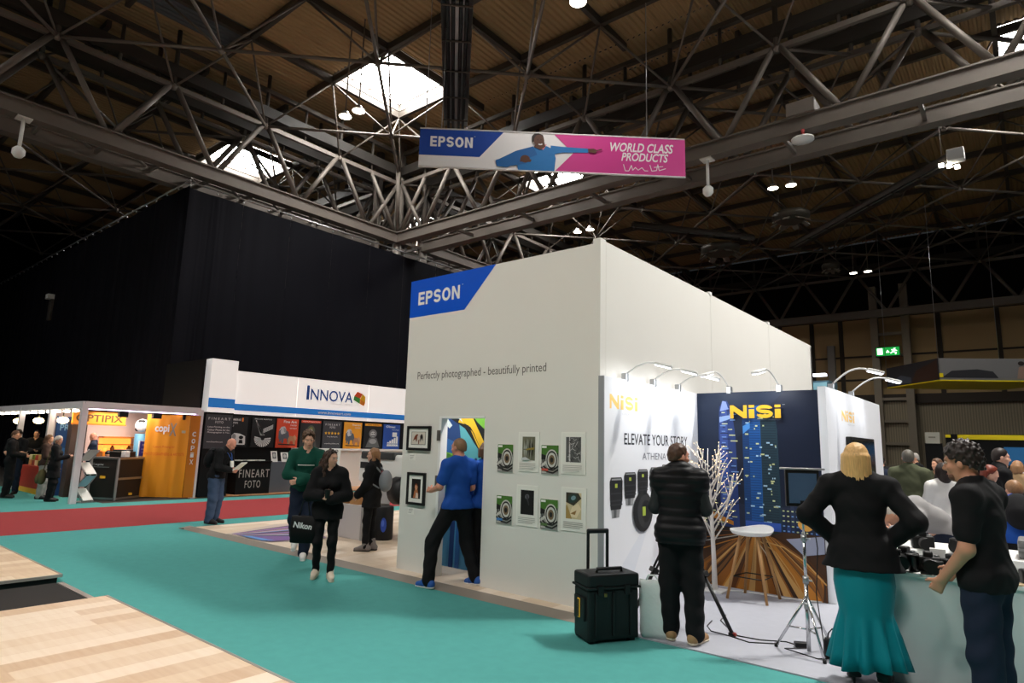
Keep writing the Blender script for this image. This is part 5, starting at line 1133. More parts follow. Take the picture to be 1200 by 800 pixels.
b = MB(); b.box(-6.2, -5.95, 1.885, 1.895, 1.0, 1.2, ink(150, 60, 76)); b.build('sticker', t)
b = MB(); b.lathe([(.16, 0), (.17, .03), (.17, .55), (.15, .58)], (-5.4, 1.5, .03), ink(22, 22, 26), 20); t = b.build('waste_bin'); tag(t, 'black cylindrical bin with a blue patch beside the printer', 'bin')
a = Art((-5.4 + .085, 1.5 - .15, .16), (.86, .5, 0), up, .13, .28, .001, .004); a.ell(.5, .5, .42, .44, ink(50, 84, 190)).ell(.4, .6, .2, .2, ink(92, 124, 220)); a.build('patch', t)
b = MB(); b.box(-6.35, -5.55, 1.1, 1.5, .03, .62, ink(196, 190, 190), .01); b.box(-5.54, -5.5, 1.1, 1.5, .03, .62, ink(150, 148, 148)); t = b.build('white_cabinet'); tag(t, 'low white cabinet behind the two walking visitors', 'cabinet')
for k, (x, c_) in enumerate(((-6.25, (150, 104, 60)), (-5.95, (176, 128, 80)))): b = MB(); b.box(x, x + .24, 1.15, 1.4, .62, .8, ink(*c_)); t = b.build('cardboard_box'); tag(t, ('brown cardboard box on the low white cabinet, left', 'lighter cardboard box on the low white cabinet, right')[k], 'box', 'boxes on the low cabinet')
t = thing('notice_stand', 'white notice board on a pole with a blue rosette, by the printer', 'notice', (-6.8, 1.2, .03)); b = MB(); b.box(-6.82, -6.78, 1.2, 1.24, .03, 1.1, white); b.build('pole', t)
b = MB(); b.obox((-6.8, 1.2, 1.32), (.5, .02, .5), paper, Euler((0, 0, .5)).to_matrix()); b.build('board', t)
b = MB(); R_ = Euler((0, 0, .5)).to_matrix(); 
for k in range(3): b.obox(Vector((-6.8, 1.2, 1.32)) + R_ @ Vector((-.03, -.014, .12 - .1 * k)), (.3 - .06 * k, .004, .02), ink(110, 110, 112), R_)
b.build('print', t)
b = MB()
for k in range(8): q = 2 * math.pi * k / 8; b.sph(Vector((-6.8, 1.2, 1.32)) + R_ @ Vector((.2 + .05 * math.cos(q), -.03, -.12 + .05 * math.sin(q))), (.035, .02, .035), ink(50, 150, 220), 8)
b.build('rosette', t)

# ================================================================== FAR RIGHT OF THE HALL
t = thing('hanging_box_sign', 'hung picture box sign with a bright yellow underside, far right', 'banner', (1, 29, 5)); N_, R1, L1, F_ = Vector((.8, 26.99, 5)), Vector((5.2, 29.7, 5)), Vector((-1.64, 29.96, 5)), Vector((2.8, 32.7, 5))
hh = up * 1.0; yb = mat('sign_yellow', (250, 226, 20), .5)
b = MB(); b.prism([N_, R1, F_, L1], up * .05, yb); b.build('underside', t)
b = MB(); b.prism([N_ + up * .05, R1 + up * .05, R1 + hh, N_ + hh], (F_ - R1).normalized() * .06, ink(126, 124, 124)); b.build('front_panel', t)
b = MB(); b.prism([L1 + up * .05, N_ + up * .05, N_ + hh, L1 + hh], (R1 - N_).normalized() * .06, ink(60, 58, 62)); b.build('side_panel', t)
a = Art(N_ + up * .05, R1 - N_, up, (R1 - N_).length, .95, .004, .01); a.poly([(.02, .1), (.1, .42), (.3, .5), (.42, .4), (.46, .1)], ink(50, 50, 54)).poly([(.6, .08), (.62, .6), (.65, .66), (.69, .5), (.68, .08)], ink(160, 130, 116)).ell(.64, .78, .025, .1, ink(46, 38, 36)).rect(.0, .12, .03, .3, yb); a.build('picture', t)
a = Art(L1 + up * .05, N_ - L1, up, (N_ - L1).length, .95, .004, .01); a.poly([(.5, .05), (.6, .6), (.98, .95), (.98, .05)], ink(76, 52, 42)).poly([(.0, .1), (.3, .5), (.5, .3), (.5, .05)], ink(90, 96, 110)); a.build('picture', t)
for p in (N_, R1, L1, F_): b = MB(); b.tube([p + hh, (p.x, p.y, ZB)], .012, alu, 5); b.build('hanging_wire', t)
t = thing('black_stand', 'black exhibition stand with a yellow strip along its top, far right', 'stand', (3, 22, 0))
b = MB(); b.box(1.35, 7, 21, 24, 0, 2.52, blk); b.build('wall', t); b = MB(); b.box(1.7, 7, 20.95, 21, 2.34, 2.5, yb); b.build('yellow_strip', t); b = MB(); b.box(1.35, 1.5, 20.95, 21, 2.4, 2.5, yb); b.build('yellow_mark', t)
b = MB(); b.box(2.95, 5, 20.9, 20.95, 1.5, 2.1, mat('blue_screen', (30, 92, 140), emit=.35)); b.build('blue_panel', t)
t = thing('notice_board', 'small white notice above the crowd, beside the black stand', 'notice', (1.06, 20, 1.9)); b = MB(); b.box(.85, 1.27, 20, 20.03, 2.17, 2.55, ink(186, 182, 170)); b.build('board', t)
b = MB(); b.box(.95, 1.15, 19.99, 20.0, 2.36, 2.4, ink(120, 116, 104)); b.build('print', t)
b = MB(); b.box(.82, 1.33, 20.03, 20.1, 0, 2.18, blk); b.build('post', t)
t = thing('lit_display_tower', 'glassy display tower with two bright lamps behind the white stand', 'display', (-1, 13, 0)); b = MB(); b.box(-1.7, -.55, 13, 14, 0, 3.75, ink(60, 84, 92)); b.build('body', t)
for x in (-1.25, -.8): b = MB(); b.box(x - .1, x + .22, 12.8, 12.95, 3.86, 3.93, glow_cool); b.build('lamp', t)
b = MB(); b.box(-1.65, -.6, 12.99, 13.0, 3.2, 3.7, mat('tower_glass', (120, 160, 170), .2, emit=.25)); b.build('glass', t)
for x, z, w, l in ((4.1, 1.25, 1.6, 'pale display plinth behind the crowd at the right edge'),):
    b = MB(); b.box(x, x + w, 14.5 if x < 2 else 6.6, 15.2 if x < 2 else 7.2, .0, z, wh2, .02); t = b.build('display_plinth'); tag(t, l, 'plinth', 'pale plinths in the hall')

# ================================================================== PEOPLE
def V3(*a): return np.array(a, float)
def face_dir(fx, fy): return math.atan2(-fx, fy)
J0 = dict(pelvis=(0, 0, .96), waist=(0, 0, 1.08), chest=(0, 0, 1.30), nb=(0, -.012, 1.47), hc=(0, .02, 1.635),
          shR=(.182, -.005, 1.42), elR=(.225, -.03, 1.14), wrR=(.225, .04, .89), hipR=(.09, 0, .92), knR=(.1, .02, .5), anR=(.1, -.02, .085), toR=(.12, .15, .03))
for k in list(J0):
    if k.endswith('R'): x, y, z = J0[k]; J0[k[:-1] + 'L'] = (-x, y, z)

class Fig:
    def __init__(s, J, H, fem=False, head=(0, 0, 0), girth=1.0):
        s.s = H / 1.75; s.fem = fem; s.g = girth; s.J = {}
        for k, v in J0.items():
            v = np.array(J.get(k, v), float)
            if fem and k[:2] == 'sh' and k not in J: v[0] *= .88
            s.J[k] = v * s.s
        y, p, r = [math.radians(a) for a in head]; s.R = rz3(y) @ euler3((p, 0, 0)) @ euler3((0, r, 0))
    def hp(s, x, y, z): return s.J['hc'] + s.R @ (np.array((x, y, z)) * s.s)
    def hrot(s, e=(0, 0, 0)):
        m = Matrix([list(r) for r in (s.R @ euler3(e))]); return tuple(m.to_euler())
    def torso(s, F):
        J, c, g = s.J, s.s, s.s * s.g; f = s.fem
        F.cone(J['pelvis'], J['waist'], .15 * g, (.108 if f else .128) * g, .05, .7)
        F.cone(J['waist'], J['chest'], (.108 if f else .128) * g, (.135 if f else .155) * g, .05, .66)
        F.cone(J['chest'], J['nb'] * .5 + (J['shR'] + J['shL']) * .25, .15 * g, .1 * g, .05, .66)
        F.cone(J['shL'], J['shR'], .058 * g, .058 * g, .05)
        for q in ('L', 'R'): F.cone(J['nb'] + V3(0, 0, .03) * c, J['sh' + q], .042 * c, .05 * g, .05)
        if f:
            fw_ = V3(0, .085, .0) * c
            for q in (-1, 1): F.ell(J['chest'] * .9 + J['waist'] * .1 + fw_ + V3(.075 * q, 0, .0) * c, V3(.062, .055, .065) * c, .04)
        return s
    def hips(s, F, r=.096):
        J, g = s.J, s.s * s.g
        F.cone(J['hipL'] + V3(0, -.02, .03) * s.s, J['hipR'] + V3(0, -.02, .03) * s.s, r * g, r * g, .05, .95); return s
    def legs(s, F, ank=.032, knee=.046, q='LR', calf=False, top=.074):
        J, g = s.J, s.s * s.g
        for k in q:
            F.cone(J['hip' + k], J['kn' + k], top * g, knee * s.s, .045); F.cone(J['kn' + k], J['an' + k], knee * s.s, ank * s.s, .04)
            if calf: d = J['an' + k] - J['kn' + k]; F.ell(J['kn' + k] + d * .3 + V3(0, -.02, 0) * s.s, V3(.045, .05, .09) * s.s, .04)
        return s
    def arms(s, F, frac=1.0, up=.05, el=.042, wr=.03, q='LR'):
        J, c = s.J, s.s
        for k in q:
            a, b, w = J['sh' + k], J['el' + k], J['wr' + k]
            if frac <= .5: F.cone(a, a + (b - a) * frac * 2, up * c, (up - .004) * c, .035)
            else: F.cone(a, b, up * c, el * c, .035); F.cone(b, b + (w - b) * (frac - .5) * 2, el * c, wr * c, .03)
        return s
    def head(s, F):
        J, c, h = s.J, s.s, s.hp
        F.cone(J['nb'] - V3(0, 0, .03) * c, h(0, -.02, -.05), (.05 if s.fem else .058) * c, (.047 if s.fem else .054) * c, .03)
        F.ell(h(0, -.012, .03), V3(.073, .092, .09) * c, .02, s.hrot()); F.ell(h(0, .02, -.045), V3(.056, .068, .072) * c, .03, s.hrot())
        F.ell(h(0, .064, -.093), V3(.024, .02, .018) * c, .02, s.hrot())
        F.cone(h(0, .086, .012), h(0, .106, -.026), .008 * c, .0125 * c, .012); F.ell(h(0, .094, -.032), V3(.018, .012, .009) * c, .01, s.hrot())
        F.ell(h(0, .078, .03), V3(.05, .016, .012) * c, .02, s.hrot()); F.ell(h(0, .083, -.062), V3(.023, .01, .009) * c, .01, s.hrot())
        for q in (-1, 1):
            F.ell(h(.04 * q, .058, -.025), V3(.022, .024, .022) * c, .02, s.hrot()); F.ell(h(.077 * q, -.008, -.01), V3(.009, .021, .031) * c, .008, s.hrot((0, 0, -.3 * q)))
            F.ell(h(.031 * q, .092, .009), V3(.014, .012, .008) * c, .01, s.hrot(), True)
        return s
    def hand(s, F, q, d, n, curl=.35, spread=1.0):
        c = s.s; w = s.J['wr' + q]; d = np.array(d, float); d /= np.linalg.norm(d); n = np.array(n, float); n -= d * (n @ d); n /= np.linalg.norm(n)
        sd = np.cross(d, n) if q == 'R' else np.cross(n, d)
        for k in (-.024, -.008, .008, .024): F.cone(w + d * .01 * c + sd * k * .6 * c, w + d * .085 * c + sd * k * c, .016 * c, .013 * c, .012)
        for k, L in enumerate((.07, .078, .072, .056)):
            p = w + d * .088 * c + sd * (.03 - .02 * k) * spread * c; a = 0; r = .0095
            for seg in (.45, .32, .23):
                a += curl; dr = d * math.cos(a) + n * math.sin(a); e = p + dr * L * seg * c; F.cone(p, e, r * c, (r - .0008) * c, .006); p = e; r -= .0008
        p = w + d * .03 * c + sd * .028 * c; dr = d * .62 + sd * .68 + n * .32; dr /= np.linalg.norm(dr); e = p + dr * .042 * c; F.cone(p, e, .0135 * c, .0115 * c, .012)
        dr = d * .85 + sd * .25 + n * (.3 + curl * .5); dr /= np.linalg.norm(dr); F.cone(e, e + dr * .034 * c, .011 * c, .009 * c, .006); return s

def shoes_for(fg, root, xf, upper, sole, h, kind='shoe'):
    for q in 'LR':
        J, c = fg.J, fg.s; an, to = J['an' + q], J['to' + q]; d = to - an; d = d / np.linalg.norm(d); dh = V3(d[0], d[1], 0); dh /= max(np.linalg.norm(dh), 1e-6)
        pitch = np.array([0, 0, -1.0]); heel = an - dh * .05 * c + pitch * .045 * c; F = SDF()
        F.cone(heel + V3(0, 0, .008), heel * .45 + to * .55 + V3(0, 0, .02) * c, .042 * c, .043 * c, .03); F.cone(heel * .45 + to * .55 + V3(0, 0, .015) * c, to, .043 * c, .034 * c, .03); F.cone(an + V3(0, 0, .03) * c, heel + V3(0, 0, .02), .047 * c, .042 * c, .03)
        if kind == 'boot': F.cone(an + V3(0, 0, .09) * c, an, .052 * c, .05 * c, .03)
        F.cut((0, 0, min(heel[2], to[2]) - .03 * c), (0, 0, -1)); V, Q = F.mesh(h); so = np_mesh('shoe', V, Q, upper, root, xf)
        F = SDF(); zz = -.026 * c
        F.cone(heel + V3(0, 0, -.008), to + V3(0, 0, -.006), .047 * c, .04 * c, .03); top = min(heel[2], to[2]) - .008 * c + .0
        nrm = np.cross(np.cross(to - heel, (0, 0, 1)), to - heel); nrm = nrm / np.linalg.norm(nrm); F.cut((heel + to) / 2 + V3(0, 0, -.012 * c), nrm); F.cut((heel + to) / 2 + V3(0, 0, -.036 * c), -nrm)
        V, Q = F.mesh(h)
        if len(Q): np_mesh('sole', V, Q, sole, so, xf)

def person(label, loc, face, H=1.75, J={}, fem=False, head=(0, 0, 0), girth=1.0, skin_m=None, hair=None, clothes=(), shoes=None, hands={}, h=.011, group=None, kind_shoe='shoe', eyes=True):
    fg = Fig(J, H, fem, head, girth); sk_ = skin_m or skin
    xf = Matrix.Translation(Vector(loc)) @ Matrix.Rotation(face_dir(*face), 4, 'Z')
    F = SDF(); fg.torso(F).hips(F).legs(F).arms(F).head(F)
    for q in 'LR':
        an, to = fg.J['an' + q], fg.J['to' + q]; F.cone(an - V3(0, 0, .03), to, .036 * fg.s, .026 * fg.s, .03)
        d, n, cu = hands.get(q, (fg.J['wr' + q] - fg.J['el' + q], V3(1 if q == 'L' else -1, .2, 0), .35)); fg.hand(F, q, d, n, cu)
    V, Q = F.mesh(h); body = np_mesh('person', V, Q, sk_, None, None)
    # origin at the feet
    body.data.transform(Matrix.Translation(Vector(body.location))); body.location = (0, 0, 0); body.matrix_basis = xf
    tag(body, label, 'person', group)
    for (nm, fn, m, off) in clothes:
        F = SDF(); nz = fn(fg, F); V, Q = F.mesh(h, off * fg.s, nz)
        if len(Q): np_mesh(nm, V, Q, m, body, xf)
    if hair:
        F = SDF(); nz = hair[0](fg, F); V, Q = F.mesh(h * .9, 0, nz)
        if len(Q): np_mesh('hair', V, Q, hair[1], body, xf)
    if eyes:
        b = MB(); ew_ = mat('eye_white', (176, 160, 148), .5); ei = mat('eye_iris', (46, 34, 26), .3)
        for q in (-1, 1):
            b.sph(xf @ Vector(fg.hp(.031 * q, .0805, .009)), .0105 * fg.s, ew_, 8); b.sph(xf @ Vector(fg.hp(.031 * q, .0875, .009)), .0062 * fg.s, ei, 6)
        b.build('eyes', body)
        b = MB(); ring = [xf @ Vector(fg.hp(x, y, z)) for x, y, z in ((-.02, .09, -.062), (-.008, .0955, -.0585), (.008, .0955, -.0585), (.02, .09, -.062), (.009, .0955, -.0675), (-.009, .0955, -.0675))]
        b.prism(ring, (ring[1] - ring[5]).cross(ring[2] - ring[1]).normalized() * -.003, mat('lips', (164, 92, 84), .5)); b.build('lips', body)
    if shoes: shoes_for(fg, body, xf, shoes[0], shoes[1], h * .8, kind_shoe)
    body['_h'] = H; del body['_h']
    return body, fg, xf

# ---- clothing cuts
def top(hem=.9, frac=1.0,  up=.056, el=.05, wr=.042, flare=None, collar=0.0, neck=.02, hood=False, quilt=0, arms_q='LR'):
    def f(fg, F):
        fg.torso(F); fg.hips(F, .104)
        if flare: F.cone(fg.J['waist'], fg.J['pelvis'] * V3(1, 1, 0) + V3(0, 0, hem) * fg.s, .14 * fg.s * fg.g, flare * fg.s * fg.g, .05, .72)
        if frac > 0: fg.arms(F, frac, up, el, wr, arms_q)
        ax = fg.J['nb'] - fg.J['chest']; ax = ax / np.linalg.norm(ax)
        if not collar: F.cone(fg.J['nb'] - ax * neck * fg.s + V3(0, .02, 0) * fg.s, fg.hp(0, -.015, -.06), .05 * fg.s, .062 * fg.s, .008, 1.0, True)
        if collar: F.cone(fg.J['nb'] - ax * .02 * fg.s, fg.J['nb'] + ax * collar * fg.s, .075 * fg.s, .066 * fg.s, .02)
        if hood: F.ell(fg.J['nb'] + V3(0, -.07, -.0) * fg.s, V3(.11, .06, .07) * fg.s, .03)
        F.cut((0, 0, hem * fg.s), (0, 0, -1)) if hem > .5 else None
        c = fg.s
        if quilt: return lambda G: (-.009 * np.abs(np.sin(G[..., 2] * math.pi / quilt))).astype(np.float32)
        return lambda G: (.0035 * np.sin(G[..., 2] * 46 + 3 * np.sin(G[..., 0] * 17) + G[..., 1] * 20) * np.sin(G[..., 0] * 23 + G[..., 2] * 9)).astype(np.float32)
    return f
def trousers(ank=.055, knee=.07, waist=.99, topr=.09):
    def f(fg, F):
        fg.hips(F, .094); F.cone(fg.J['pelvis'] - V3(0, 0, .02) * fg.s, fg.J['waist'], .138 * fg.s * fg.g, .12 * fg.s * fg.g, .04, .7); fg.legs(F, ank, knee, 'LR', False, topr); F.cut((0, 0, waist * fg.s), (0, 0, 1))
        for q in 'LR':
            d = fg.J['an' + q] - fg.J['kn' + q]; d = d / np.linalg.norm(d)
        return lambda G: (.004 * np.sin(G[..., 2] * 38 + 4 * np.sin(G[..., 0] * 11) + G[..., 1] * 25)).astype(np.float32)
    return f
def belt(fg, F):
    F.cone(fg.J['pelvis'] - V3(0, 0, .02) * fg.s, fg.J['waist'], .142 * fg.s * fg.g, .126 * fg.s * fg.g, .04, .72); F.cut(fg.J['pelvis'] + V3(0, 0, .0) * fg.s, (0, 0, 1)); F.cut(fg.J['pelvis'] - V3(0, 0, .04) * fg.s, (0, 0, -1))
# ---- hair
def hair_short(top_=.0, front=.05, low=-.03, curl=0.0, freq=60, vol=0.0, nape=-.06):
    def f(fg, F):
        c = fg.s; F.ell(fg.hp(0, -.016, .036 + top_), V3(.08 + vol, .098 + vol, .092 + vol) * c, .02, fg.hrot()); F.ell(fg.hp(0, -.05, -.01), V3(.07 + vol * .6, .06 + vol, .075) * c, .03, fg.hrot())
        F.cut(fg.hp(0, front, .05), fg.R @ V3(0, .86, -.5)); F.cut(fg.hp(0, -.02, low), fg.R @ V3(0, .5, -.86)); F.cut(fg.hp(0, 0, nape), fg.R @ V3(0, 0, -1))
        if curl: return lambda G: (curl * np.sin(G[..., 0] * freq) * np.sin(G[..., 1] * freq * 1.1 + 1) * np.sin(G[..., 2] * freq * .9) * 2).astype(np.float32)
        return None
    return f
def hair_long(length=.3, wide=.07, curl=0.0, freq=45, front=.045, side=True, back=.0):
    def f(fg, F):
        c = fg.s; F.ell(fg.hp(0, -.014, .036), V3(.084, .1, .094) * c, .02, fg.hrot()); F.cut(fg.hp(0, front, .05), fg.R @ V3(0, .84, -.54))
        a = fg.hp(0, -.06, .0); b_ = fg.hp(0, -.075 - back, -.1) ; e = b_ + V3(0, 0, -length) * c; F.cone(a, b_, .075 * c, wide * c, .04, .8); F.cone(b_, e, wide * c, wide * .62 * c, .04, .6)
        if side:
            for q in (-1, 1): p = fg.hp(.072 * q, -.0, .03); r = fg.hp(.082 * q, -.012, -.1); F.cone(p, r, .024 * c, .03 * c, .03); F.cone(r, r + V3(.01 * q, .02, -length * .8) * c, .03 * c, .02 * c, .03)
        if curl: return lambda G: (curl * np.sin(G[..., 0] * freq) * np.sin(G[..., 1] * freq + 1) * np.sin(G[..., 2] * freq * .8) * 2).astype(np.float32)
        return None
    return f
def hair_bob(length=.13):
    def f(fg, F):
        c = fg.s; F.ell(fg.hp(0, -.014, .038), V3(.086, .104, .094) * c, .02, fg.hrot())
        for k in range(9):
            t_ = math.radians(200 + 140 * k / 8 - 20 + 10 * (k - 4) / 4); p = fg.hp(.078 * math.cos(t_), -.018 + .085 * math.sin(t_), .02); e = fg.hp(.095 * math.cos(t_), -.03 + .075 * math.sin(t_), -length + .02 * abs(math.cos(t_)) - .02 * (k % 2)); F.cone(p, e, .031 * c, .02 * c, .012)
        F.cut(fg.hp(0, .05, .04), fg.R @ V3(0, .86, -.5)); None
        return lambda G: (.003 * np.sin(np.arctan2(G[..., 1], G[..., 0]) * 40)).astype(np.float32)
    return f
def hm(n, r, g, b_):
    m = mat('hair_' + n, (r, g, b_), .5, var=.45, scale=1.0)
    nt = m.node_tree; mp = nt.nodes.new('ShaderNodeMapping'); mp.inputs['Scale'].default_value = (110, 110, 9)
    tc = next(q for q in nt.nodes if q.type == 'TEX_COORD'); nz = next(q for q in nt.nodes if q.type == 'TEX_NOISE')
    nt.links.new(tc.outputs['Object'], mp.inputs['Vector']); nt.links.new(mp.outputs['Vector'], nz.inputs['Vector']); return m
h_dark, h_brown, h_lbrown, h_blonde, h_grey, h_red, h_black = hm('dark', 34, 24, 20), hm('brown', 84, 58, 40), hm('light_brown', 142, 104, 70), hm('blonde', 214, 172, 112), hm('grey', 158, 152, 146), hm('auburn', 112, 44, 26), hm('black', 22, 19, 18)
cl = lambda n, c, r=.85, **k: mat('cloth_' + n, c, r, spec=.2, **k)
c_black, c_blazer, c_navy, c_denim, c_blue, c_green, c_teal, c_olive, c_grey, c_white = cl('black', (20, 20, 22), var=.2), cl('blazer', (17, 17, 19), .8), cl('navy', (26, 34, 52), var=.15), cl('denim', (58, 74, 100), var=.25, scale=14), cl('royal', (28, 76, 160), .75), cl('bottle', (20, 74, 62), var=.12), cl('teal', (14, 128, 140), .5), cl('olive', (78, 82, 62)), cl('grey', (150, 148, 148)), cl('white', (214, 212, 208))
c_dark = cl('dark_denim', (30, 38, 56), var=.2, scale=14)
sh_cream, sh_white, sh_black, sh_tan, sh_grey, sh_blue = [mat('shoe_' + n, c, .6) for n, c in (('cream', (216, 202, 182)), ('white', (226, 224, 220)), ('black', (24, 23, 23)), ('tan', (166, 128, 88)), ('grey', (120, 114, 112)), ('blue', (40, 90, 170)))]
skin_p, skin_r, skin_t = mat('skin_pale', (214, 164, 140), .55), mat('skin_ruddy', (206, 142, 118), .55), mat('skin_tan', (190, 138, 110), .55)

# 1 -- woman walking towards the camera
b_, fg, xf = person('woman in black padded jacket and cream trainers walking with her head turned, cup in hand', (-3.5, -1.02, 0), (.78, -.62), 1.62, fem=True, head=(48, -4, 0), h=.009, skin_m=skin_p,
    J=dict(elR=(.25, .06, 1.13), wrR=(.06, .2, 1.13), elL=(-.25, .04, 1.13), wrL=(-.05, .22, 1.08), knR=(.1, .06, .5), anR=(.11, -.09, .1), toR=(.13, .07, .035), knL=(-.095, .07, .5), anL=(-.1, .07, .085), toL=(-.13, .24, .03)),
    hands={'R': ((-.8, .5, .3), (-.5, -.8, 0), .55), 'L': ((.75, .45, .35), (.4, -.8, .1), .6)},
    clothes=[('jacket', top(.8, 1.0, .066, .062, .05, .185, 0, neck=.0, hood=True), c_black, .024), ('leggings', trousers(.042, .058, 1.0, .084), c_black, .006)], hair=(hair_long(.24, .1, .008, 80), hm('chocolate', 58, 38, 29)), shoes=(sh_cream, sh_cream))
F = SDF(); 
for q in 'LR': F.cone(fg.J['an' + q] + V3(0, 0, .1), fg.J['an' + q], .044, .044)
V, Q = F.mesh(.009); np_mesh('socks', V, Q, sh_white, b_, xf)
b = MB(); 
for q in (-1, 1): b.tube([xf @ Vector(fg.hp(.035 * q + .026 * math.cos(k * .7854), .055, .108 + .016 * math.sin(k * .7854))) for k in range(9)], .005, black, 5); b.tube([xf @ Vector(fg.hp(.062 * q, .055, .108)), xf @ Vector(fg.hp(.085 * q, -.03, .06))], .004, black, 5)
t = b.build('sunglasses'); tag(t, 'dark sunglasses pushed up on the walking woman\'s hair', 'sunglasses')
cupc = xf @ Vector(V3(.0, .27, 1.16) * fg.s); b = MB(); b.lathe([(.028, -.05), (.036, .05), (.039, .052), (.034, .058)], cupc, ink(40, 34, 32), 14); t = b.build('coffee_cup'); tag(t, 'dark lidded cup held by the walking woman in black', 'cup')
# her carrier bag
bc = xf @ Vector(V3(.3, .02, .66) * fg.s); R0 = Matrix(((.77, .64, 0), (-.64, .77, 0), (0, 0, 1))).transposed(); b = MB()
b.loft([[bc + R0 @ Vector((wx * (abs(math.cos(q)) ** .4) * math.copysign(1, math.cos(q)), wy * (abs(math.sin(q)) ** .5) * math.copysign(1, math.sin(q)), z)) for q in [2 * math.pi * k / 24 for k in range(24)]] for z, wx, wy in ((-.17, .1, .03), (-.16, .16, .05), (0, .17, .05), (.15, .165, .03), (.17, .16, .014))], cl('bag_black', (14, 14, 15), .6))
t = b.build('tote_bag'); tag(t, 'black carrier bag with white lettering held by the walking woman', 'bag')
b = MB(); b.tube([bc + R0 @ Vector((-.07, 0, .16)), bc + R0 @ Vector((-.03, 0, .36)), bc + R0 @ Vector((.03, 0, .36)), bc + R0 @ Vector((.07, 0, .16))], .008, black, 6); b.build('handle', t)
a = Art(bc + R0 @ Vector((-.12, -.055, .03)), R0 @ Vector((1, 0, -.12)), up, .24, .075, .001, .003); a.text('Nikon', 0, 0, 1, 1, pw, .03, .2); a.build('lettering', t)

# 2 -- young man in green
BG, FG_, XG = person('smiling young man with curly hair in a dark green sweatshirt, arms folded, walking', (-4.98, -.42, .03), (.8, -.6), 1.83, head=(12, -8, 4), h=.01, skin_m=skin_p,
    J=dict(elR=(.25, .1, 1.14), wrR=(-.02, .2, 1.1), elL=(-.25, .1, 1.14), wrL=(.06, .23, 1.05), knR=(.1, .06, .52), anR=(.1, -.2, .2), toR=(.1, -.08, .08), knL=(-.09, .1, .5), anL=(-.05, .12, .055), toL=(-.06, .28, .0)),
    hands={'R': ((-1, .3, -.1), (0, -1, 0), .5), 'L': ((.95, .2, -.1), (0, -1, 0), .5)},
    clothes=[('sweatshirt', top(.9, 1.0, .062, .056, .046, .165, neck=.012), c_green, .016), ('trousers', trousers(.062, .085, .98, .098), c_navy, .012)], hair=(hair_short(.02, .05, -.004, .008, 90, .012), h_brown), shoes=(sh_white, sh_white))
b = MB(); b.tube([XG @ Vector((x, .168 - abs(x) * .35, 1.335)) for x in (-.12, -.06, 0, .06, .12)], .006, sh_white, 6); b.build('chest_stripe', BG)
# 3 -- girl with grey backpack
b_, fg, xf = person('girl with long fair brown hair in a black coat and grey boots, grey backpack on', (-4.62, .58, .03), (-.86, -.5), 1.6, fem=True, head=(22, 0, 0), h=.01, skin_m=skin_p,
    J=dict(elR=(.2, .05, 1.14), wrR=(.18, .22, 1.0), elL=(-.2, .03, 1.13), wrL=(-.15, .2, .95), anL=(-.09, .03, .085), toL=(-.1, .2, .03), knL=(-.09, .03, .5), anR=(.06, -.04, .085), toR=(.07, .13, .03)),
    clothes=[('coat', top(.74, 1.0, .064, .058, .05, .2, .05), c_black, .022), ('trousers', trousers(.05, .06, 1.0, .085), c_black, .008)], hair=(hair_long(.44, .066, .005, 50), h_lbrown), shoes=(sh_grey, sh_black), kind_shoe='boot')
def backpack(fg, xf, m, label, w=.15, hgt=.2, z=1.2, y=-.21, group=None):
    F = SDF(); c = fg.s; d = fg.J['nb'] - fg.J['pelvis']; d = d / np.linalg.norm(d); o = fg.J['pelvis'] + d * (z - .96) * c; bk_ = np.cross((1, 0, 0), d); p = o + bk_ * abs(y) * c
    F.ell(p, V3(w, .115, hgt) * c, .03, (-math.atan2(d[1], d[2]), 0, 0)); F.ell(p + bk_ * .05 * c - d * .07 * c, V3(w * .75, .05, hgt * .5) * c, .02); V, Q = F.mesh(.012)
    o_ = np_mesh('backpack', V, Q, m, None, xf); tag(o_, label, 'backpack', group); b = MB()
    for q in (-1, 1): b.tube([xf @ Vector(p + V3(.09 * q, .06, .15) * c), xf @ Vector(fg.J['sh' + ('R' if q > 0 else 'L')] * V3(.62, 1, 1) + V3(0, -.01, .085) * c), xf @ Vector(fg.J['sh' + ('R' if q > 0 else 'L')] * V3(.72, 1, 1) + V3(0, .1, -.02) * c), xf @ Vector(fg.J['chest'] + V3(.15 * q, .06, -.1) * c), xf @ Vector(p + V3(.12 * q, .06, -.12) * c)], .014, m, 6)
    b.build('strap', o_); return o_
backpack(fg, xf, cl('pack_grey', (132, 136, 142)), 'grey backpack worn by the girl in the black coat', .13, .19, 1.2, -.23)
# 4 -- bald man bending over his reading
b_, fg, xf = person('bald man in black jacket and jeans bending over what he reads, badge round his neck', (-9.22, .27, .03), (.83, .55), 1.76, head=(0, -38, 0), h=.012, skin_m=skin_r, girth=1.06,
    J=dict(chest=(0, .06, 1.29), nb=(0, .15, 1.44), hc=(0, .24, 1.565), shR=(.185, .12, 1.4), shL=(-.185, .12, 1.4), elR=(.24, .14, 1.12), wrR=(.1, .32, 1.06), elL=(-.24, .14, 1.12), wrL=(-.1, .32, 1.06)),
    clothes=[('jacket', top(.88, 1.0, .066, .06, .048, .165, .03), c_black, .016), ('jeans', trousers(.068, .08, .98, .096), c_denim, .012)], hair=None, shoes=(sh_black, sh_black))
backpack(fg, xf, cl('pack_black', (24, 24, 27)), 'black backpack worn by the bald man in jeans', .15, .22, 1.22, -.25)
pc = xf @ Vector((0, .3, 1.18)); b = MB(); b.obox(pc, (.1, .02, .13), paper, Euler((.1, 0, face_dir(.83, .55))).to_matrix()); t = b.build('name_badge'); tag(t, 'white badge hanging at the bald man\'s chest', 'badge')
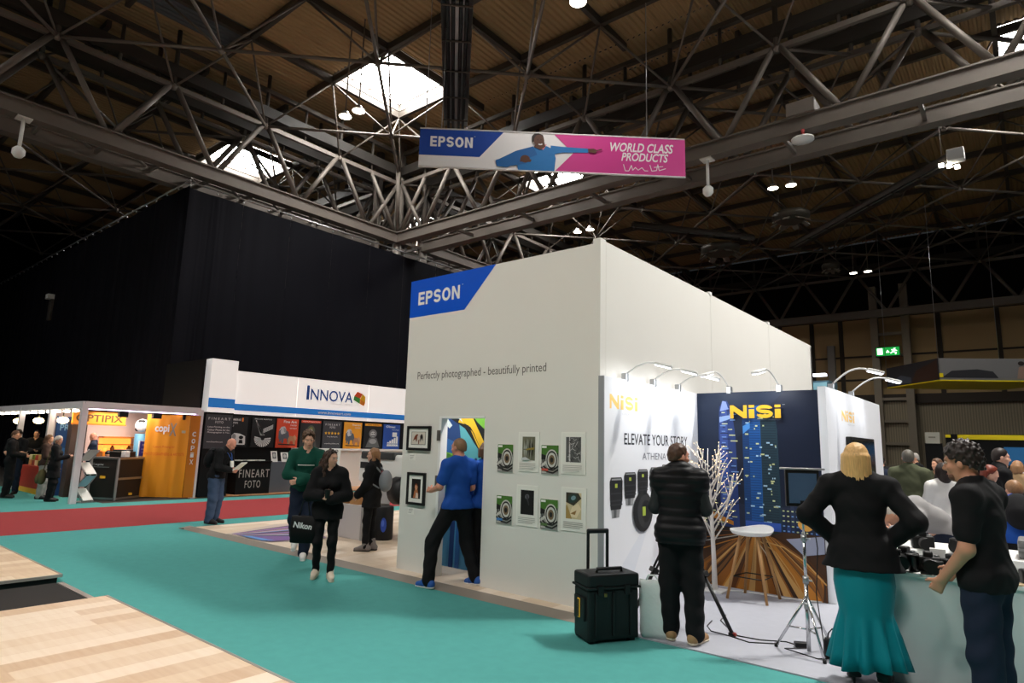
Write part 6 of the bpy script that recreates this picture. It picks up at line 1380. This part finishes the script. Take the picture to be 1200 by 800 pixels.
b = MB(); b.tube([pc + up * .06, xf @ Vector((.06, .24, 1.38)), xf @ Vector((.07, .13, 1.5)), xf @ Vector((-.07, .13, 1.5)), xf @ Vector((-.06, .24, 1.38)), pc + up * .06], .006, ink(40, 90, 170), 5); b.build('lanyard', t)
b = MB(); b.obox(xf @ Vector((0, .45, 1.12)), (.22, .3, .015), paper, Matrix.Rotation(face_dir(.83, .55), 3, 'Z') @ Euler((.7, 0, 0)).to_matrix()); t = b.build('leaflet'); tag(t, 'white leaflet in the hands of the bald man', 'leaflet')
# 5 -- man in blue polo stepping out of the doorway
person('man in royal blue polo shirt and black trousers stepping out of the doorway', (-2.03, -.12, .015), (-.97, .12), 1.8, head=(12, -3, 0), h=.009, skin_m=skin_r, girth=1.0,
    J=dict(pelvis=(0, 0, .93), elL=(-.25, .05, 1.16), wrL=(-.2, .28, 1.1), elR=(.22, 0, 1.15), wrR=(.17, .2, 1.05), hipL=(-.1, .02, .9), knL=(-.24, .16, .5), anL=(-.32, .1, .07), toL=(-.34, .27, .012), hipR=(.09, -.01, .9), knR=(.14, -.04, .48), anR=(.16, -.2, .1), toR=(.17, -.03, .03)),
    hands={'L': ((.1, .9, .1), (.9, 0, -.3), .45)},
    clothes=[('polo_shirt', top(.9, .34, .06, .06, .05, .16, neck=-.02), c_blue, .016), ('trousers', trousers(.06, .074, .97, .094), c_black, .012), ('belt', belt, mat('belt_brown', (58, 38, 28), .5), .018)], hair=(hair_short(-.004, .03, -.01, 0, 0, -.003, -.05), hm('sandy', 128, 96, 68)), shoes=(sh_blue, sh_white))
# 6 -- person behind him
person('person with brown bobbed hair in blue shirt, half hidden behind the man in the doorway', (-1.97, .33, .03), (-.75, .66), 1.74, fem=True, h=.012, clothes=[('shirt', top(.9, 1.0, .056, .05, .04), c_blue, .014), ('trousers', trousers(), c_black, .012)], hair=(hair_bob(.07), h_brown), shoes=(sh_black, sh_black), eyes=False)
# 7 -- man in quilted vest
person('man in black quilted body warmer seen from behind at the tripod, face turned right', (1.02, -.24, .012), (-.36, .93), 1.79, head=(-52, -4, 0), h=.009, skin_m=skin_r, girth=1.02,
    J=dict(shR=(.165, -.005, 1.43), shL=(-.165, -.005, 1.43), elR=(.225, .03, 1.16), wrR=(.1, .26, 1.25), elL=(-.225, .03, 1.16), wrL=(-.1, .27, 1.22), anR=(.12, -.06, .085), toR=(.2, .1, .03), anL=(-.1, .02, .085), toL=(-.13, .19, .03), knR=(.11, 0, .5)),
    clothes=[('sleeves', lambda fg, F: (fg.arms(F, .86, .056, .05, .044), F.cone(fg.J['shL'], fg.J['shR'], .06, .06))[0] and None, cl('charcoal', (44, 46, 48)), .012), ('quilted_vest', top(.86, .1, .06, .058, .05, .168, .03, quilt=.075), cl('vest', (17, 17, 20), .5), .032), ('trousers', trousers(.068, .082, 1.0, .1), c_black, .012)],
    hair=(hair_short(.0, .045, -.012, .003, 90, .0, -.06), hm('chestnut', 74, 50, 36)), shoes=(sh_tan, sh_cream))
# 8 -- blonde woman
def skirt(fg, F): pass
b_, fg, xf = person('blonde woman in black blazer and teal flared skirt, seen from behind with hands on hips', (2.56, -.28, .012), (-.16, .98), 1.82, fem=True, h=.009, girth=1.06, eyes=False,
    J=dict(shR=(.19, -.005, 1.43), shL=(-.19, -.005, 1.43), elR=(.36, -.09, 1.2), wrR=(.2, .04, 1.05), elL=(-.36, -.09, 1.2), wrL=(-.2, .04, 1.05), anR=(.1, -.03, .14), toR=(.12, .11, .035), anL=(-.1, .0, .14), toL=(-.12, .14, .035)),
    hands={'R': ((-.75, .45, -.35), (-.5, -.8, 0), .3), 'L': ((.75, .45, -.35), (.5, -.8, 0), .3)},
    clothes=[('blazer', top(.83, 1.0, .058, .052, .044, .245, .015), c_blazer, .02)], hair=(hair_bob(.15), h_blonde), shoes=(sh_black, sh_black))
b = MB(); n = 72; rings = []
for z, rx, ry, am_w in ((1.0, .175, .13, 0), (.9, .205, .16, 0), (.75, .215, .175, .002), (.6, .196, .165, .002), (.54, .186, .155, .002), (.5, .19, .158, .008), (.38, .212, .182, .024), (.24, .238, .208, .036), (.15, .256, .226, .044)):
    rings.append([xf @ Vector(((rx + am_w * math.sin(11 * q + .6) * (1 + .3 * math.sin(3 * q))) * math.cos(q), (ry + am_w * math.sin(11 * q + .6)) * math.sin(q), z - (.02 * math.sin(q * 2) if z < .3 else 0))) for q in [2 * math.pi * k / n for k in range(n)]])
b.loft(rings, c_teal, cap=False); o = b.build('skirt', b_)
sm = o.modifiers.new('thickness', 'SOLIDIFY'); sm.thickness = .004
for q in 'LR': b = MB(); an = fg.J['an' + q]; b.tube([xf @ Vector(an + V3(0, -.045, -.04)), xf @ Vector(V3(an[0], an[1] - .055, .0))], [.014, .008], black, 8); b.build('heel', b_)
hb = Vector((2.24, .2, .012)); b = MB(); b.loft([[hb + Vector((wx * math.cos(q), wy * math.sin(q), z)) for q in [2 * math.pi * k / 16 for k in range(16)]] for z, wx, wy in ((0, .1, .045), (.02, .12, .06), (.14, .115, .05), (.17, .1, .03))], black); t = b.build('handbag'); tag(t, 'small black handbag on the pale carpet beside the teal skirt', 'bag')
b = MB(); b.tube([hb + Vector((.08 * math.cos(k * .5236), 0, .16 + .1 * math.sin(k * .5236))) for k in range(7)], .006, black, 6); b.build('handle', t)
# 9 -- man with dark curls
b_, fg, xf = person('man with dark curly hair in black t-shirt and jeans, in profile at the mint counter', (3.36, -.76, 0), (-.96, .28), 1.84, head=(6, -6, 0), h=.009, skin_m=skin_t, girth=1.02,
    J=dict(chest=(0, .0, 1.3), nb=(0, .03, 1.47), hc=(0, .07, 1.63), elL=(-.235, .0, 1.12), wrL=(-.19, .16, .92), elR=(.235, .02, 1.12), wrR=(.15, .2, .95), knL=(-.1, .0, .5)),
    hands={'L': ((.1, .5, -.8), (.8, .2, .3), 1.0), 'R': ((-.2, .6, -.7), (-.8, .2, .2), 1.0)},
    clothes=[('t_shirt', top(.87, .34, .056, .056, .052, .16, neck=-.01), c_black, .02), ('jeans', trousers(.062, .076, .97, .094), c_dark, .012)], hair=(hair_short(.014, .06, -.006, .008, 105, .01, -.07), h_dark), shoes=(sh_black, sh_black))
F = SDF(); c = fg.s; F.ell(fg.hp(0, .06, -.075), V3(.05, .03, .036) * c, .02, fg.hrot()); F.cut(fg.hp(0, 0, -.052), fg.R @ V3(0, 0.2, 1)); V, Q = F.mesh(.008); np_mesh('beard', V, Q, mat('stubble', (120, 84, 68), .7), b_, xf)
b = MB(); b.tube([xf @ Vector(fg.J['nb'] + V3(.05, .1, -.12) * c), xf @ Vector(fg.J['nb'] + V3(.085, .03, -.0) * c), xf @ Vector(fg.J['nb'] + V3(.06, -.06, .035) * c), xf @ Vector(fg.J['nb'] + V3(-.06, -.06, .035) * c), xf @ Vector(fg.J['nb'] + V3(-.085, .03, .0) * c), xf @ Vector(fg.J['nb'] + V3(-.05, .1, -.12) * c)], .006, ink(30, 26, 26), 6); b.build('lanyard', b_)

# ---- visitors round the market stand, far left
def plain(label, loc, face, H, tm, bm, hr, J={}, fem=False, head=(0, 0, 0), sk=None, frac=1.0, hem=.9, girth=1.05, col=.0, flare=None, sh=None, h=.016, eyes=False, hands={}):
    return person(label, loc, face, H, J, fem, head, girth, sk, hr, [('top', top(hem, frac, .06, .054, .045, flare, col), tm, .016), ('trousers', trousers(.062, .078), bm, .012)], (sh or sh_black, sh_black), hands, h, None, 'shoe', eyes)
fwd = dict(elR=(.23, .06, 1.14), wrR=(.1, .28, 1.1), elL=(-.23, .06, 1.14), wrL=(-.1, .28, 1.1))
plain('man in dark jacket and pale shirt looking down at the far left stall', (-17.5, -1.3, 0), (.35, .93), 1.76, c_black, c_black, (hair_short(0, .045), h_brown), fwd, head=(-30, -20, 0), col=.04)
b_, fg, xf = plain('stallholder in black lettered t-shirt beside the low gift table', (-18.65, -.95, 0), (.75, -.66), 1.8, c_black, c_dark, (hair_short(0, .05), h_dark), fwd, head=(0, -24, 0), frac=.42)
a = Art(xf @ Vector((.11, .165, 1.3)), xf.to_3x3() @ Vector((-1, 0, 0)), up, .22, .05, .001, .02); a.text('PHOTO', 0, 0, 1, 1, pw, .02); a.build('lettering', b_)
plain('tall man in black, arms folded, in the dark behind the far left stall', (-22.0, .3, 0), (.8, -.5), 1.8, c_black, c_black, (hair_short(0, .05), h_black), dict(elR=(.25, .1, 1.14), wrR=(-.02, .2, 1.1), elL=(-.25, .1, 1.14), wrL=(.06, .23, 1.05)))
b_, fg, xf = plain('white-haired woman in black coat with a khaki bag at the market stand corner', (-15.95, -.72, 0), (.45, .88), 1.66, c_black, c_black, (hair_bob(.05), hm('white', 206, 200, 190)), dict(elR=(.22, .1, 1.14), wrR=(.1, .3, 1.2)), True, (-25, -6, 0), hem=.62, flare=.2)
bp = xf @ Vector((.0, -.25, .55)); F = SDF(); F.ell((0, -.24, .62), V3(.17, .1, .2)); F.ell((0, -.33, .56), V3(.12, .05, .12)); V, Q = F.mesh(.014); o = np_mesh('shoulder_bag', V, Q, cl('khaki', (96, 88, 60)), None, xf); tag(o, 'khaki bag hanging behind the white-haired woman', 'bag')
b = MB(); b.tube([xf @ Vector((.1, -.2, .78)), xf @ Vector((.12, -.1, 1.25)), xf @ Vector((.06, .0, 1.49)), xf @ Vector((-.1, .12, 1.2)), xf @ Vector((-.1, -.18, .78))], .012, cl('khaki', (96, 88, 60)), 6); b.build('strap', o)
plain('woman with long brown hair and pale grey trousers beside the white-haired woman', (-16.75, -.72, 0), (.5, .85), 1.68, cl('brown', (60, 44, 38)), cl('stone', (150, 146, 142)), (hair_long(.2), h_brown), fwd, True, (-10, -10, 0))
plain('bald attendant in navy hooded top behind the zigzag leaflet stand', (-16.8, .36, 0), (-.3, -.9), 1.76, c_navy, c_black, None, fwd, head=(-25, -22, 0), sk=skin_r, col=.05)
# person bent low behind the flight case
plain('dark-haired person crouching behind the flight-case counter', (-17.3, 1.0, 0), (.7, -.6), 1.7, c_black, c_black, (hair_short(.01, .06, .0), h_black), dict(pelvis=(0, -.2, .5), waist=(0, -.16, .64), chest=(0, -.02, .88), nb=(0, .08, 1.06), hc=(0, .18, 1.18), shR=(.18, .06, 1.02), shL=(-.18, .06, 1.02), elR=(.22, .2, .8), wrR=(.12, .36, .7), elL=(-.22, .2, .8), wrL=(-.12, .36, .7), hipR=(.1, -.18, .48), hipL=(-.1, -.18, .48), knR=(.14, .2, .5), knL=(-.14, .2, .5), anR=(.13, -.06, .085), anL=(-.13, -.06, .085), toR=(.14, .12, .03), toL=(-.14, .12, .03)), head=(0, -30, 0))

# ---- crowd on the right
plain('man in olive jacket seen from behind in the crowd, left of the dark-haired man', (2.2, 5.3, 0), (-.1, 1), 1.83, c_olive, c_black, (hair_short(0, .045), hm('greyish', 92, 88, 80)), col=.03, flare=.17, hem=.8)
plain('balding grey-haired man looking down, between the blonde woman and the olive jacket', (1.58, 6.5, 0), (.5, -.85), 1.74, c_navy, c_black, (hair_short(-.006, .0, -.01), h_grey), fwd, head=(0, -28, 0), eyes=True, h=.013, sk=skin_r)
plain('person in white padded jacket behind the dark-haired man\'s face', (2.72, 4.3, 0), (-.35, .9), 1.66, c_white, c_black, (hair_long(.1), h_dark), fwd, True, hem=.86, flare=.17)
plain('tall dark-haired man in black facing right in the crowd', (3.28, 6.0, 0), (.97, .25), 1.88, c_black, c_black, (hair_short(.008, .05), h_dark), fwd, head=(0, -6, 0), col=.05, sk=skin_p, h=.013)
plain('red-haired woman in profile in the crowd, right of the dark-haired man', (3.17, 5.2, 0), (.96, .2), 1.64, c_black, c_navy, (hair_bob(.1), h_red), fwd, True, (0, -10, 0), sk=skin_p)
b_, fg, xf = plain('man in blue shirt with black backpack at the right photo edge', (3.5, 2.75, .012), (-.1, .99), 1.66, c_blue, c_black, (hair_short(0, .045), h_lbrown), dict(chest=(0, .1, 1.2), nb=(0, .18, 1.33), hc=(0, .26, 1.46), shR=(.18, .16, 1.29), shL=(-.18, .16, 1.29), elR=(.24, .22, 1.02), wrR=(.14, .42, .98), elL=(-.24, .22, 1.02), wrL=(-.14, .42, .98)), head=(20, -20, 0))
backpack(fg, xf, mat('cloth_pack_black'), 'black backpack on the man in the blue shirt at the right edge', .15, .21, 1.18, -.22)
plain('white-haired man in grey jumper bending low over the second table', (2.86, 2.25, .012), (-.75, -.66), 1.74, c_grey, c_dark, (hair_short(0, .03), hm('white', 206, 200, 190)), dict(waist=(0, .06, 1.05), chest=(0, .28, 1.14), nb=(0, .46, 1.13), hc=(0, .6, 1.12), shR=(.185, .4, 1.12), shL=(-.185, .4, 1.12), elR=(.26, .46, .93), wrR=(.14, .62, .97), elL=(-.26, .46, .93), wrL=(-.14, .62, .97)), head=(0, -50, 0), hem=.94)
far = [(1.15, 9.5, 1.72, c_black, h_dark, 'short dark-haired visitor'), (.75, 10.8, 1.78, c_navy, h_brown, 'brown-haired visitor'), (1.75, 9.0, 1.66, cl('brick', (120, 50, 40)), h_dark, 'visitor in brick red'), (2.25, 8.6, 1.7, c_olive, h_brown, 'visitor in a dull green top'), (2.6, 10, 1.76, c_black, h_black, 'black-haired visitor'), (3.45, 8.2, 1.7, cl('sand', (150, 124, 92)), h_lbrown, 'visitor in a sand-coloured top'), (3.15, 10.5, 1.72, c_black, h_blonde, 'fair-haired visitor'), (3.7, 9.4, 1.75, c_grey, h_dark, 'visitor in grey'), (1.45, 12.2, 1.8, c_black, h_grey, 'grey-haired visitor')]
wh_ = ['far back left of the olive jacket', 'farthest left behind the blonde woman', 'just right behind the olive jacket', 'between the olive and white jackets', 'far behind the white jacket', 'far behind, at the right photo edge', 'deep in the hall behind the tall man', 'last one at the right edge of the crowd', 'deepest in the hall behind the crowd']
for k, (x, y, H_, cm, hr_, l) in enumerate(far):
    q = k * 1.3; plain('%s in the crowd, %s' % (l, wh_[k]), (x, y, 0), (math.sin(q), math.cos(q)), H_, cm, (c_black, c_navy, c_dark)[k % 3], ((hair_short(0, .045), hair_bob(.08))[k % 2], hr_), fwd if k % 2 else {}, bool(k % 2), h=.018, eyes=False)
